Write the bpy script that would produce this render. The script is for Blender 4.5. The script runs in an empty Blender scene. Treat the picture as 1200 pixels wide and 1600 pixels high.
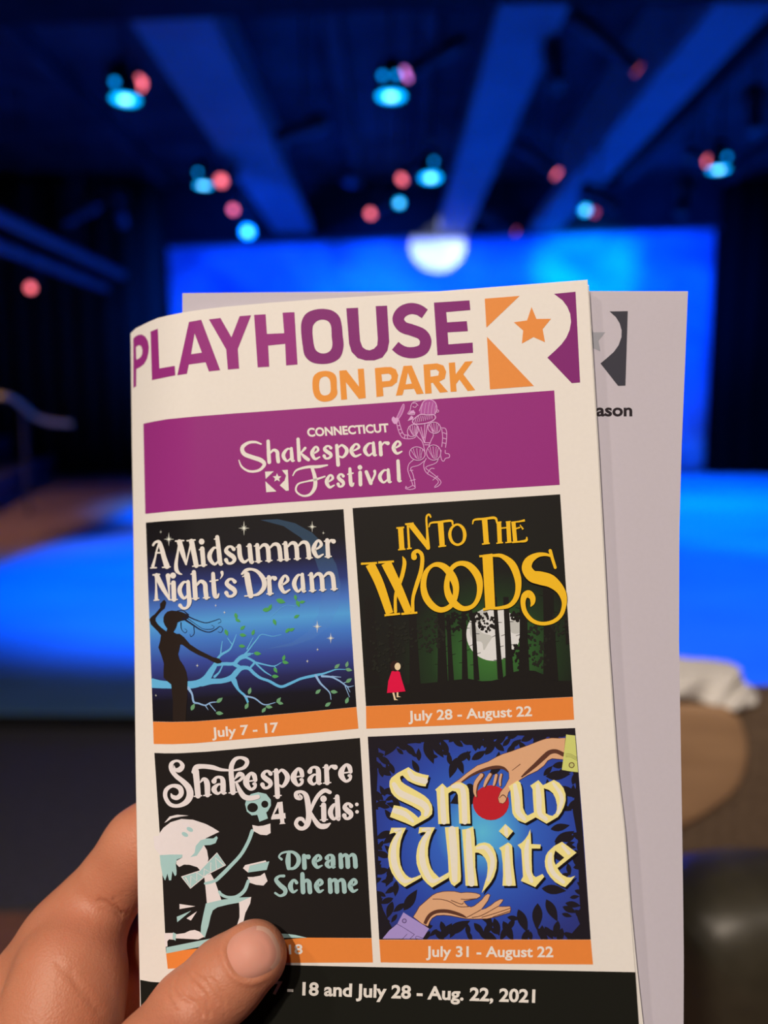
import bpy, bmesh, math, random
import numpy as np
from mathutils import Vector, Matrix
from mathutils.geometry import tessellate_polygon

scene = bpy.context.scene
COL = scene.collection
R = math.radians

# ------------------------------------------------------------------ camera, world, exposure
FPX = 1200.0                       # focal length in pixels of the 1200 x 1600 frame
PITCH, YAW = R(8.2), R(0.57)
CAM = Vector((0.0, 0.0, 1.2))
FWD = Vector((-math.sin(YAW) * math.cos(PITCH), math.cos(YAW) * math.cos(PITCH), -math.sin(PITCH)))
RGT = Vector((math.cos(YAW), math.sin(YAW), 0.0))
UPV = RGT.cross(FWD)
cd = bpy.data.cameras.new('camera')
cam = bpy.data.objects.new('camera', cd)
COL.objects.link(cam)
cam.matrix_world = Matrix((
    (RGT.x, UPV.x, -FWD.x, CAM.x), (RGT.y, UPV.y, -FWD.y, CAM.y),
    (RGT.z, UPV.z, -FWD.z, CAM.z), (0, 0, 0, 1)))
cd.sensor_fit = 'HORIZONTAL'
cd.sensor_width = 26.0
cd.lens = 26.0
cd.clip_start, cd.clip_end = 0.02, 60
cd.dof.use_dof = True
cd.dof.focus_distance = 0.217
cd.dof.aperture_fstop = 5.8
scene.camera = cam

wd = bpy.data.worlds.new('world')
scene.world = wd
wd.use_nodes = True
wd.node_tree.nodes['Background'].inputs[0].default_value = (0.25, 0.35, 1.0, 1)
wd.node_tree.nodes['Background'].inputs[1].default_value = 0.002

vs = scene.view_settings
vs.view_transform, vs.look, vs.gamma, vs.use_curve_mapping = 'Standard', 'None', 1.0, False
vs.exposure = 0.0


def light(name, kind, loc, energy, color, target=None, **kw):
    d = bpy.data.lights.new(name, kind)
    d.energy, d.color = energy, color
    for k, v in kw.items():
        setattr(d, k, v)
    o = bpy.data.objects.new(name, d)
    COL.objects.link(o)
    o.location = loc
    if target is not None:
        o.rotation_euler = (Vector(target) - Vector(loc)).to_track_quat('-Z', 'Y').to_euler()
    return o


BLUE = (0.0, 0.060, 1.0)
STAGE_BLUE = (0.0, 0.13, 1.0)
WARM = (0.95, 0.80, 0.655)
# warm house lamp above the audience, behind the viewer's shoulder
light('house_and_fill_light', 'SPOT', (-0.75, -1.5, 2.75), 182, WARM, (0.0, 0.35, 1.15), spot_size=R(75), spot_blend=0.5, shadow_soft_size=0.05)
# added warm fill lights with no lamp of their own, lifting the shadows
light('house_and_fill_light', 'SPOT', (-0.15, -1.7, 3.6), 100, WARM, (0.1, 0.3, 1.1), spot_size=R(62), spot_blend=0.6, shadow_soft_size=0.12)
light('house_and_fill_light', 'SPOT', (-2.4, -1.2, 3.9), 105, WARM, (0.0, 0.3, 1.1), spot_size=R(64), spot_blend=0.6, shadow_soft_size=0.12)
light('house_and_fill_light', 'SPOT', (1.7, -0.6, 3.3), 60, WARM, (0.5, 1.0, 0.75), spot_size=R(26), spot_blend=0.7, shadow_soft_size=0.1)  # added only to brighten the brown seat and its cloth
# warm aisle lamp over the side of the stage
light('aisle_lamp_light', 'SPOT', (-5.2, 4.4, 4.2), 520, (1.0, 0.62, 0.42), (-4.5, 8.6, 0), spot_size=R(80), spot_blend=0.8, shadow_soft_size=0.1)
# blue washes onto the stage floor and the backdrop
for loc, tgt, e, size in (
        ((-1.0, 5.2, 3.3), (-1.05, 5.35, 0), 2500, 70),
        ((-1.1, 8.7, 3.3), (-1.2, 9.0, 0), 2500, 74),
        ((2.2, 5.0, 3.3), (2.3, 4.7, 0), 1700, 74),
        ((4.0, 8.0, 3.3), (4.2, 8.0, 0), 2700, 84),
        ((4.6, 10.8, 3.3), (4.8, 10.6, 0), 2000, 84),
        ((1.6, 8.4, 3.3), (1.6, 8.6, 0), 1400, 84)):
    light('floor_wash_light', 'SPOT', loc, e, STAGE_BLUE, tgt, spot_size=R(size), spot_blend=0.5, shadow_soft_size=0.12)
for loc, tgt, e, size, c in (
        ((-2.6, 8.0, 3.2), (-1.8, 12.8, 2.6), 2000, 72, BLUE),
        ((0.4, 8.6, 3.2), (0.6, 12.8, 2.0), 2300, 74, BLUE),
        ((3.6, 8.0, 3.2), (4.0, 12.8, 3.0), 2500, 60, BLUE),
        ((2.7, 9.2, 3.3), (3.1, 12.8, 3.3), 1000, 32, (0.0, 0.38, 1.0))):
    light('backdrop_wash_light', 'SPOT', loc, e, c, tgt, spot_size=R(size), spot_blend=0.9, shadow_soft_size=0.12)


# ------------------------------------------------------------------ pixel helpers
def raydir(px, py):
    return FWD + RGT * ((px - 600.0) / FPX) - UPV * ((py - 800.0) / FPX)


def at(px, py, z):                 # point at depth z along the viewing axis
    return CAM + raydir(px, py) * z


def on_z(px, py, z):
    d = raydir(px, py)
    return CAM + d * ((z - CAM.z) / d.z)


def on_y(px, py, y):
    d = raydir(px, py)
    return CAM + d * (y / d.y)


# ------------------------------------------------------------------ objects, tags
def link(name, me, m=None, parent=None):
    o = bpy.data.objects.new(name, me)
    COL.objects.link(o)
    if m is not None:
        for k in (m if isinstance(m, (list, tuple)) else [m]):
            me.materials.append(k)
    if parent is not None:
        o.parent = parent
    return o


def empty(name, loc=(0, 0, 0)):
    o = bpy.data.objects.new(name, None)
    COL.objects.link(o)
    o.empty_display_size = 0.05
    o.location = loc
    return o


def tag(o, label=None, cat=None, group=None, kind=None):
    for k, v in (('label', label), ('category', cat), ('group', group), ('kind', kind)):
        if v:
            o[k] = v
    return o


def bm_link(name, bm, m=None, parent=None, smooth=False, recalc=True):
    if recalc:
        bmesh.ops.recalc_face_normals(bm, faces=bm.faces[:])
    me = bpy.data.meshes.new(name)
    bm.to_mesh(me)
    bm.free()
    if smooth:
        me.polygons.foreach_set('use_smooth', [True] * len(me.polygons))
        me.set_sharp_from_angle(angle=R(38))
    return link(name, me, m, parent)


def add_box(bm, c, s, rot=None, bevel=0.0):
    mt = Matrix.Translation(c) @ (rot.to_4x4() if rot is not None else Matrix()) @ Matrix.Diagonal((s[0], s[1], s[2], 1))
    r = bmesh.ops.create_cube(bm, size=1.0, matrix=mt)
    if bevel > 0:
        es = list({e for v in r['verts'] for e in v.link_edges})
        bmesh.ops.bevel(bm, geom=es, offset=bevel, segments=3, profile=0.6, affect='EDGES')


def add_cone(bm, p, q, r1, r2, seg=20, caps=True):
    p, q = Vector(p), Vector(q)
    d = q - p
    mt = Matrix.Translation((p + q) / 2) @ d.to_track_quat('Z', 'Y').to_matrix().to_4x4()
    bmesh.ops.create_cone(bm, cap_ends=caps, segments=seg, radius1=r1, radius2=r2, depth=d.length, matrix=mt)


def add_tube(bm, pts, r, seg=10):
    pts = [Vector(p) for p in pts]
    rings = []
    for i, p in enumerate(pts):
        t = (pts[min(i + 1, len(pts) - 1)] - pts[max(i - 1, 0)]).normalized()
        a = t.cross(Vector((0.02, 0.05, 1))).normalized()
        b = t.cross(a)
        rr = r[i] if isinstance(r, (list, tuple)) else r
        rings.append([bm.verts.new(p + (a * math.cos(k * 2 * math.pi / seg) + b * math.sin(k * 2 * math.pi / seg)) * rr) for k in range(seg)])
    for u, v in zip(rings, rings[1:]):
        for k in range(seg):
            bm.faces.new((u[k], u[(k + 1) % seg], v[(k + 1) % seg], v[k]))
    bm.faces.new(rings[0][::-1])
    bm.faces.new(rings[-1])


# ------------------------------------------------------------------ materials
def lin(c):
    return tuple((v / 255.0 / 12.92) if v <= 10 else ((v / 255.0 + 0.055) / 1.055) ** 2.4 for v in c)


def pm(name, c1, c2=None, scale=8.0, rough=0.6, bump=0.0, metal=0.0, coord='Object', spec=0.5, stretch=(1, 1, 1), detail=4.0):
    m = bpy.data.materials.new(name)
    m.use_nodes = True
    nt = m.node_tree
    b = nt.nodes['Principled BSDF']
    b.inputs['Roughness'].default_value = rough
    b.inputs['Metallic'].default_value = metal
    b.inputs['Specular IOR Level'].default_value = spec
    tc = nt.nodes.new('ShaderNodeTexCoord')
    mp = nt.nodes.new('ShaderNodeMapping')
    mp.inputs['Scale'].default_value = stretch
    nz = nt.nodes.new('ShaderNodeTexNoise')
    nz.inputs['Scale'].default_value = scale
    nz.inputs['Detail'].default_value = detail
    nt.links.new(tc.outputs[coord], mp.inputs[0])
    nt.links.new(mp.outputs[0], nz.inputs['Vector'])
    rp = nt.nodes.new('ShaderNodeValToRGB')
    rp.color_ramp.elements[0].position, rp.color_ramp.elements[1].position = 0.3, 0.7
    rp.color_ramp.elements[0].color = (*c1, 1)
    rp.color_ramp.elements[1].color = (*(c2 or [min(1, v * 1.08) for v in c1]), 1)
    nt.links.new(nz.outputs[0], rp.inputs[0])
    nt.links.new(rp.outputs[0], b.inputs['Base Color'])
    if bump:
        bp = nt.nodes.new('ShaderNodeBump')
        bp.inputs['Strength'].default_value = bump
        bp.inputs['Distance'].default_value = 0.01
        nt.links.new(nz.outputs[0], bp.inputs['Height'])
        nt.links.new(bp.outputs[0], b.inputs['Normal'])
    return m


def glow(name, color, strength):
    m = pm(name, color)
    b = m.node_tree.nodes['Principled BSDF']
    b.inputs['Emission Color'].default_value = (*color, 1)
    b.inputs['Emission Strength'].default_value = strength
    return m

# ------------------------------------------------------------------ room shell
M_black = pm('black_paint', (0.012, 0.012, 0.014), (0.02, 0.02, 0.022), 3, 0.9, spec=0.1)
M_dark = pm('dark_grey_paint', (0.05, 0.05, 0.055), (0.07, 0.07, 0.075), 4, 0.7)
M_ceil = pm('ceiling_paint', (0.035, 0.035, 0.04), (0.07, 0.07, 0.08), 1.2, 0.95, spec=0.1)
M_beam = pm('beam_paint', (0.17, 0.17, 0.18), (0.21, 0.21, 0.22), 2, 0.8, spec=0.2)
M_wood = pm('stained_wood_floor', (0.30, 0.17, 0.11), (0.42, 0.25, 0.17), 3, 0.45, stretch=(6, 0.6, 1))
M_mat = pm('blue_light_tinted_floor', (0.085, 0.22, 0.36), (0.13, 0.29, 0.46), 0.9, 0.55, stretch=(1, 1.6, 1))  # stage light's blue put into the base colour, keeping warm spill out
M_carpet = pm('dark_carpet', (0.05, 0.048, 0.06), (0.08, 0.075, 0.095), 60, 0.95, bump=0.3)
M_row = pm('brown_carpet', (0.20, 0.082, 0.062), (0.28, 0.12, 0.095), 50, 0.95, bump=0.3)
M_wall = pm('wall_paint', (0.06, 0.055, 0.05), (0.09, 0.08, 0.07), 1.5, 0.9, spec=0.1)
M_steel = pm('dull_steel', (0.35, 0.33, 0.30), (0.45, 0.43, 0.4), 20, 0.35, metal=0.8)
M_rail = pm('black_steel', (0.03, 0.03, 0.035), (0.05, 0.05, 0.055), 20, 0.5)


def struct(name, boxes, m, label=None):
    bm = bmesh.new()
    for c, s in boxes:
        add_box(bm, Vector(c), s)
    o = bm_link(name, bm, m)
    return tag(o, label, None, None, 'structure')


E0 = on_z(100, 1117, 0.0).y            # front edge of the stage
E1 = on_z(60, 1387, -0.05).y           # edge of the row the viewer sits in
struct('floor_stage', [((0, (E0 + 13.2) / 2, -0.1), (17, 13.2 - E0, 0.2))], M_wood, 'brown wooden floor around the stage')
struct('floor_stage_mat', [((2.3, (E0 + 0.004 + 12.7) / 2, 0.004), (10.4, 12.7 - E0, 0.008))], M_mat, 'stage area under blue light, some of that blue put into its colour')
struct('trim_stage_edge', [((0, E0 - 0.025, -0.02), (17, 0.05, 0.04))], M_black, 'black edge along the front of the stage')
struct('floor_audience', [((0, (E0 + E1) / 2 - 0.05, -0.085), (17, E0 - E1 + 0.1, 0.1))], M_carpet, 'dark carpet between stage and seats')
bm = bmesh.new()
add_box(bm, Vector((0, (E1 - 3.2) / 2, -0.1)), (17, E1 + 3.2, 0.1))
tag(bm_link('floor_row', bm, M_row), 'brown carpet of the row where the viewer sits', kind='structure')
bm = bmesh.new()  # flat black strip across the front of the row
a, b, c, d = on_z(-400, 1378, -0.045), on_z(60, 1349, -0.045), on_z(900, 1349, -0.045), on_z(900, 1390, -0.045)
e = on_z(-400, 1390, -0.045)
vs_ = [bm.verts.new(p) for p in (a, b, c, d, e)]
f = bm.faces.new(vs_)
g = bmesh.ops.extrude_face_region(bm, geom=[f])
bmesh.ops.translate(bm, vec=(0, 0, -0.05), verts=[v for v in g['geom'] if isinstance(v, bmesh.types.BMVert)])
tag(bm_link('trim_row_strip', bm, M_black), 'black strip at the front of the row', kind='structure')
struct('ceiling', [((0, 5.0, 4.85), (17, 16.6, 0.1))], M_ceil)
struct('wall_back', [((0, 13.25, 2.3), (17, 0.1, 5.0))], M_black)
struct('wall_left', [((-8.55, 5.0, 2.3), (0.1, 16.6, 5.0))], M_wall)
struct('wall_right', [((8.55, 5.0, 2.3), (0.1, 16.6, 5.0))], M_black)
struct('wall_rear', [((0, -3.25, 2.3), (17, 0.1, 5.0))], M_wall)

# ceiling beams running to the backdrop, and the black header across the front
BZ = 3.86
BEAMS = []
for nm, ((xa, ya), (xb, yb)), lab in (
        ('beam_1', ((435, 370), (487, 360)), 'pale ceiling beam nearest the aisle side'),
        ('beam_2', ((685, 360), (732, 360)), 'pale ceiling beam above the projected moon'),
        ('beam_3', ((830, 360), (875, 357)), 'pale ceiling beam nearest the black wing curtain')):
    x0, x1 = on_z(xa, ya, BZ).x, on_z(xb, yb, BZ).x
    BEAMS.append((x0, x1))
    struct(nm, [(((x0 + x1) / 2, 9.2, BZ + 0.08), (x1 - x0, 7.1, 0.16)), (((x0 + x1) / 2, 8.6, 4.48), (0.12, 5.6, 0.66))], M_beam, lab)
bm = bmesh.new()
p = [on_y(-60, 44, 5.75), on_y(620, 16, 5.75), on_y(1260, 6, 5.75)]
pr = [Vector((-8.5, 5.75, p[0].z - 0.05)), p[0], p[1], p[2], Vector((8.5, 5.75, p[2].z)), Vector((8.5, 5.75, 4.8)), Vector((-8.5, 5.75, 4.8))]
f = bm.faces.new([bm.verts.new(q) for q in pr])
g = bmesh.ops.extrude_face_region(bm, geom=[f])
bmesh.ops.translate(bm, vec=(0, -0.7, 0), verts=[v for v in g['geom'] if isinstance(v, bmesh.types.BMVert)])
tag(bm_link('beam_header', bm, M_black), 'black header across the ceiling in front of the lights', kind='structure')
for k, xx in enumerate((-3.6, -0.55, 0.35, 3.6, 5.2)):
    struct('trim_joist_%d' % (k + 1), [((xx, 9.3, 4.68), (0.14, 7.0, 0.24))], M_ceil, 'dark ceiling joist')

# painted backdrop
M_sky = bpy.data.materials.new('painted_cloud_cloth')
M_sky.use_nodes = True
nt = M_sky.node_tree
bs = nt.nodes['Principled BSDF']
bs.inputs['Roughness'].default_value = 0.85
tc = nt.nodes.new('ShaderNodeTexCoord')
mp = nt.nodes.new('ShaderNodeMapping')
mp.inputs['Scale'].default_value = (0.55, 1, 0.75)
mp.inputs['Location'].default_value = (1.3, 0, 0.4)
nz = nt.nodes.new('ShaderNodeTexNoise')
nz.inputs['Scale'].default_value = 1.0
nz.inputs['Detail'].default_value = 5
nz.inputs['Distortion'].default_value = 0.5
rp = nt.nodes.new('ShaderNodeValToRGB')
els = rp.color_ramp.elements
els[0].position, els[0].color = 0.32, (0.10, 0.14, 0.32, 1)
els[1].position, els[1].color = 0.68, (0.62, 0.72, 0.92, 1)
nt.links.new(tc.outputs['Object'], mp.inputs[0])
nt.links.new(mp.outputs[0], nz.inputs['Vector'])
nt.links.new(nz.outputs[0], rp.inputs[0])
nt.links.new(rp.outputs[0], bs.inputs['Base Color'])
BY = 12.8
q = [on_y(262, 388, BY), on_y(1118, 358, BY), on_y(1102, 742, BY), on_y(262, 742, BY)]
q[2].z = q[3].z = 0.02
q[3].x = q[0].x + 0.05
q[2].x = on_y(1108, 600, BY).x
root = empty('backdrop', (0, BY, 0))
tag(root, 'blue cloud-painted backdrop hanging at the back of the stage', 'backdrop')
bm = bmesh.new()
nx, nz_ = 60, 20
gr = [[bm.verts.new(q[3].lerp(q[2], i / nx).lerp(q[0].lerp(q[1], i / nx), j / nz_) + Vector((0, 0.012 * math.sin(i * 1.3), 0)) - root.location)
       for i in range(nx + 1)] for j in range(nz_ + 1)]
for j in range(nz_):
    for i in range(nx):
        bm.faces.new((gr[j][i], gr[j][i + 1], gr[j + 1][i + 1], gr[j + 1][i]))
o = bm_link('cloth', bm, M_sky, root, True)
sm = o.modifiers.new('thick', 'SOLIDIFY')
sm.thickness = 0.006
bm = bmesh.new()
add_cone(bm, q[0] - root.location + Vector((-0.1, 0.02, 0.03)), q[1] - root.location + Vector((0.1, 0.02, 0.03)), 0.03, 0.03, 10)
bm_link('top_batten', bm, M_rail, root, True)


# black wing curtains
def curtain(x0, x1, y, z1, label, seed, m):
    rnd = random.Random(seed)
    n = int((x1 - x0) / 0.035)
    bm = bmesh.new()
    prev = None
    for i in range(n + 1):
        x = x0 + (x1 - x0) * i / n
        dy = 0.06 * math.sin(i * 0.62 + rnd.random() * 0.4)
        cur = [bm.verts.new((x, y + dy * (0.6 + 0.4 * (1 - t)), 0.02 + (z1 - 0.02) * t)) for t in (0, 0.5, 1)]
        if prev:
            for k in range(2):
                bm.faces.new((prev[k], cur[k], cur[k + 1], prev[k + 1]))
        prev = cur
    o = bm_link('wing_curtain', bm, m, None, True)
    o.modifiers.new('thick', 'SOLIDIFY').thickness = 0.004
    tag(o, label, 'curtain', 'black wing curtains')


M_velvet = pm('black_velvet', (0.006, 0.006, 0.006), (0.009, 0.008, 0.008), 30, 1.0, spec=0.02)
curtain(-8.4, q[0].x - 0.02, 12.6, 4.6, 'dark curtain in place of the wall beside the backdrop, on the handrail side, warm light in its colour', 1, pm('warm_tinted_cloth', (0.06, 0.042, 0.03), (0.08, 0.056, 0.042), 30, 1.0, spec=0.02))  # stands for the side wall, its faint warm light put into the brown
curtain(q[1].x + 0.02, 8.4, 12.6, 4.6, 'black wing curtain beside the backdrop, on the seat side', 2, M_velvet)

# seating bank at the side, with steps and a bent handrail
bank = empty('seating_bank', (-5.2, 10.3, 0))
tag(bank, 'dark stepped seating bank at the side of the stage behind the handrail', 'seating platform')
fa, fb = on_z(-10, 795, 0), on_z(88, 744, 0)
dirv = (fb - fa).normalized()
side = Vector((-dirv.y, dirv.x, 0))
M_step = pm('step_edge', (0.16, 0.12, 0.10), (0.2, 0.15, 0.13), 5, 0.6)
for k in range(3):
    a = fa - dirv * 2.5 + side * (0.62 * k)
    b = fb + side * (0.62 * k)
    h = 0.32 * (k + 1)
    rot = Matrix.Rotation(math.atan2(dirv.y, dirv.x), 3, 'Z')
    mid = (a + b) / 2 + side * 0.31
    bm = bmesh.new()
    add_box(bm, mid + Vector((0, 0, h / 2)) - bank.location, ((b - a).length, 0.62, h), rot)
    st = bm_link('step', bm, M_rail, bank)
    bm = bmesh.new()
    add_box(bm, mid - side * 0.29 + Vector((0, 0, h + 0.011)) - bank.location, ((b - a).length - 0.04, 0.05, 0.02), rot)
    bm_link('nosing', bm, M_step, st)
hr = empty('handrail', on_y(20, 760, 7.8))
hr.location.z = 0
tag(hr, 'bent pale metal handrail beside the dark seating bank', 'handrail')
YR = hr.location.y
P = [on_y(x, y, YR + dy) - hr.location for x, y, dy in ((-30, 617, 0), (-10, 618, 0), (5, 619, 0), (20, 622, 0.1), (34, 634, 0.3), (50, 648, 0.5), (64, 656, 0.6), (82, 660, 0.7), (110, 662, 0.9))]
bm = bmesh.new()
add_tube(bm, P, 0.026)
M_hand = pm('pale_handrail_metal', (0.75, 0.52, 0.2), (0.8, 0.58, 0.25), 12, 0.5)
bm_link('rail_tube', bm, M_hand, hr, True)
for k in (0, 4):
    bm = bmesh.new()
    add_cone(bm, Vector((P[k].x, P[k].y, 0)), P[k], 0.018, 0.018, 10)
    bm_link('post', bm, M_rail, hr, True)

# long pipes along the side wall under the ceiling
for k, (y_, zz, lab) in enumerate(((340, 3.15, 'upper blue-lit pipe running along the side of the room'), (385, 2.95, 'lower blue-lit pipe running along the side of the room'))):
    pt = on_z(0, y_, zz)
    bm = bmesh.new()
    add_cone(bm, (pt.x, pt.y - 4, zz), (pt.x, 12.3, zz), 0.07, 0.07, 12)
    pb = bm_link('ceiling_pipe', bm, M_beam, None, True)
    tag(pb, lab, 'pipe', 'side pipes')
    for yy in (pt.y - 1, pt.y + 2, 11.5):
        bm = bmesh.new()
        add_box(bm, Vector((pt.x, yy, (zz + 4.8) / 2)), (0.02, 0.02, 4.8 - zz))
        bm_link('hanger', bm, M_rail, pb)

# ------------------------------------------------------------------ lighting rails and lamps
M_can = pm('black_lamp_housing', (0.015, 0.015, 0.017), (0.025, 0.025, 0.028), 20, 0.5)
M_cyan = glow('cyan_lens', (0.0, 0.48, 1.0), 2.8)
M_core = glow('white_lamp_core', (0.35, 0.95, 1.0), 3.5)
M_cyan2 = glow('small_cyan_led', (0.0, 0.30, 0.9), 2.8)
M_red = glow('red_lens', (1.0, 0.16, 0.19), 2.8)
M_pink = glow('pink_lens', (0.9, 0.25, 0.8), 2.0)
M_dim = glow('dim_red_lens', (0.6, 0.08, 0.14), 1.3)
def frame_to(d):
    return Vector(d).normalized().to_track_quat('Z', 'Y').to_matrix().to_4x4()


def hang(root, pivot, width):
    """yoke, rod and plate that hang a lamp (pivot in root space) from the ceiling or a beam"""
    top = Vector((pivot.x, pivot.y, pivot.z + width * 0.75))
    bm = bmesh.new()
    for s in (-1, 1):
        add_tube(bm, [pivot + Vector((s * width / 2, 0, 0)), Vector((pivot.x + s * width / 2, pivot.y, top.z - 0.02)), top], 0.008, 6)
    bm_link('yoke', bm, M_can, root)
    w = root.location + top
    zc = BZ if any(x0 - 0.04 < w.x < x1 + 0.04 for x0, x1 in BEAMS) and 5.7 < w.y < 12.7 else 4.8
    end = Vector((top.x, top.y, zc - root.location.z))
    bm = bmesh.new()
    add_cone(bm, top, end, 0.011, 0.011, 8)
    bm_link('hanger_rod', bm, M_can, root)
    bm = bmesh.new()
    add_box(bm, end - Vector((0, 0, 0.012)), (0.09, 0.09, 0.024), None, 0.005)
    bm_link('ceiling_plate', bm, M_can, root)


def par_lamp(px, py, z, diam, aim, label, dots):
    """round LED wash lamp: (px, py) is where its glowing face shows"""
    lens = on_z(px, py, z)
    d = Vector(aim).normalized()
    root = empty('stage_spotlight', lens)
    tag(root, label, 'stage light', 'round blue wash lights')
    F = frame_to(-d)
    r = diam / 2
    bm = bmesh.new()
    prof = [(r * 1.08, -0.03), (r * 1.12, 0.02), (r * 1.05, 0.10), (r * 0.7, 0.20), (r * 0.45, 0.24), (0.001, 0.25)]
    rings = []
    for rr, zz in prof:
        rings.append([bm.verts.new(F @ Vector((rr * math.cos(t * math.pi / 12), rr * math.sin(t * math.pi / 12), zz))) for t in range(24)])
    for u, v in zip(rings, rings[1:]):
        for k in range(24):
            bm.faces.new((u[k], u[(k + 1) % 24], v[(k + 1) % 24], v[k]))
    bm_link('housing', bm, M_can, root, True)
    bm = bmesh.new()
    bmesh.ops.create_cone(bm, cap_ends=True, segments=32, radius1=r, radius2=r * 0.95, depth=0.02, matrix=F @ Matrix.Translation((0, 0, -0.012)))
    ln = bm_link('lens', bm, M_cyan, root)
    bm = bmesh.new()
    bmesh.ops.create_cone(bm, cap_ends=True, segments=24, radius1=r * 0.34, radius2=r * 0.3, depth=0.01, matrix=F @ Matrix.Translation((0, 0, -0.026)))
    bm_link('lamp_core', bm, M_core, ln)
    for (dx, dy) in dots:
        p = at(px + dx, py + dy, (lens - CAM).dot(FWD) - diam * 0.62) - lens
        bm = bmesh.new()
        bmesh.ops.create_uvsphere(bm, u_segments=12, v_segments=8, radius=0.019, matrix=Matrix.Translation(p))
        add_cone(bm, p, (-d) * 0.12, 0.008, 0.008, 6)
        bm_link('indicator_lamp', bm, M_cyan2, root, True)
    hang(root, (-d) * 0.12, diam * 1.3)
    return root


def spot_lamp(px, py, z, diam, back, label, m, length=0.5, group='barrel spotlights with red lenses'):
    """barrel spotlight: lens at (px, py); back = direction from lens to tail (world)"""
    lens = on_z(px, py, z)
    root = empty('barrel_spotlight', lens)
    tag(root, label, 'spotlight', group)
    bk = Vector(back).normalized()
    F = frame_to(bk)
    r = diam / 2
    bm = bmesh.new()
    prof = [(r * 1.1, -0.05), (r * 1.15, 0.03), (r * 1.0, 0.05), (r * 1.0, length * 0.5), (r * 1.35, length * 0.55), (r * 1.4, length * 0.85), (r * 0.9, length), (0.001, length)]
    rings = [[bm.verts.new(F @ Vector((rr * math.cos(t * math.pi / 10), rr * math.sin(t * math.pi / 10), zz))) for t in range(20)] for rr, zz in prof]
    for u, v in zip(rings, rings[1:]):
        for k in range(20):
            bm.faces.new((u[k], u[(k + 1) % 20], v[(k + 1) % 20], v[k]))
    bm_link('barrel', bm, M_can, root, True)
    bm = bmesh.new()
    bmesh.ops.create_cone(bm, cap_ends=True, segments=24, radius1=r * 1.02, radius2=r * 0.98, depth=0.015, matrix=F @ Matrix.Translation((0, 0, -0.04)))
    bm_link('lens', bm, m, root)
    hang(root, bk * length * 0.5, diam * 1.9)
    return root


LZ = 3.36
par_lamp(196, 150, LZ, 0.19, (0, -0.05, -1), 'large blue wash light beside the aisle-side ceiling beam, red lens touching it', [(-17, -22)])
par_lamp(611, 145, LZ, 0.19, (0, -0.05, -1), 'large blue wash light hanging over the stage centre with two small blue dots', [(-13, -27), (9, -28)])
par_lamp(318, 286, LZ, 0.16, (0, -0.05, -1), 'blue wash light left of the aisle-side beam in the second row', [(-9, -17)])
par_lamp(673, 274, LZ, 0.19, (0, -0.2, -1), 'blue wash light above the projected moon', [(5, -22)])
par_lamp(1123, 261, LZ, 0.18, (0, -0.02, -1), 'blue wash light nearest the black wing curtain on the seat side', [(13, -16)])
par_lamp(387, 361, 3.32, 0.15, (0.1, -0.8, -0.6), 'round blue light low beside the top corner of the backdrop', [])
par_lamp(624, 316, 3.36, 0.085, (0, -0.8, -0.6), 'small blue light left of the moon', [])
par_lamp(914, 327, 3.34, 0.10, (0, -0.8, -0.6), 'small blue light under the seat-side ceiling beam', [])

spot_lamp(213, 128, 3.60, 0.10, (-0.9, 1.0, 0.75), 'red spotlight lens touching the large aisle-side blue light', M_red, 0.45)
spot_lamp(643, 111, 3.58, 0.09, (0.75, 0.2, 0.5), 'pink spotlight right beside the large centre blue light', M_pink, 0.5)
spot_lamp(988, 102, 3.45, 0.085, (-0.75, 0.05, 0.62), 'red spotlight with long black barrel before the seat-side beam', M_red, 0.55)
spot_lamp(348, 281, 3.56, 0.10, (0.2, 1.0, 0.5), 'red spotlight touching the second-row aisle-side blue light', M_red, 0.4)
spot_lamp(366, 326, 3.34, 0.075, (0.1, 1.0, 0.5), 'dim red spotlight just above the round low blue light', M_red, 0.4)
spot_lamp(582, 332, 3.30, 0.085, (0.5, 0.8, 0.5), 'red spotlight lowest of those left of the moon', M_red, 0.4)
spot_lamp(632, 277, 3.44, 0.085, (0.6, 0.6, 0.6), 'red spotlight between the centre and moon blue lights', M_red, 0.45)
spot_lamp(864, 267, 3.38, 0.085, (-0.7, 0.3, 0.65), 'pinkish red spotlight between the two far ceiling beams', M_red, 0.5)
spot_lamp(801, 359, 3.30, 0.08, (-0.7, 0.3, 0.45), 'faint red spotlight at the top edge of the backdrop', M_dim, 0.5)
spot_lamp(1105, 250, 3.58, 0.10, (-0.2, 1.0, 0.5), 'red spotlight touching the wing-side blue light', M_red, 0.4)
spot_lamp(929, 331, 3.50, 0.075, (0.3, 1.0, 0.4), 'dim pink spotlight behind the small seat-side blue light', M_dim, 0.4)
spot_lamp(48, 448, 2.55, 0.09, (-0.4, 1.0, 0.5), 'lone red spotlight low at the side above the handrail', M_red, 0.4)
# unlit lamps, dark bodies catching a little blue
for px, py, z, bk, lab in (
        (440, 215, 3.42, (0.8, -0.1, 0.25), 'unlit black spotlight between the aisle-side beam and the centre light'),
        (105, 345, 3.2, (0.7, 0.2, 0.5), 'unlit black spotlight over the side pipes'),
        (190, 345, 3.2, (-0.3, 0.2, 0.8), 'unlit spotlight hanging beside the side pipes, nearer the backdrop'),
        (870, 130, 3.5, (0.0, 0.5, 0.8), 'unlit spotlight in front of the middle ceiling beam'),
        (960, 320, 3.25, (-0.6, 0.3, 0.4), 'unlit spotlight between seat-side beam and wing'),
        (1180, 200, 3.4, (0.1, 0.4, 0.9), 'unlit spotlight at the wing side near the frame edge'),
        (1065, 330, 3.2, (0.2, 0.3, 0.8), 'unlit spotlight before the top corner of the backdrop')):
    spot_lamp(px, py, z, 0.12, bk, lab, M_can, 0.42, 'unlit barrel spotlights')

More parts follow.
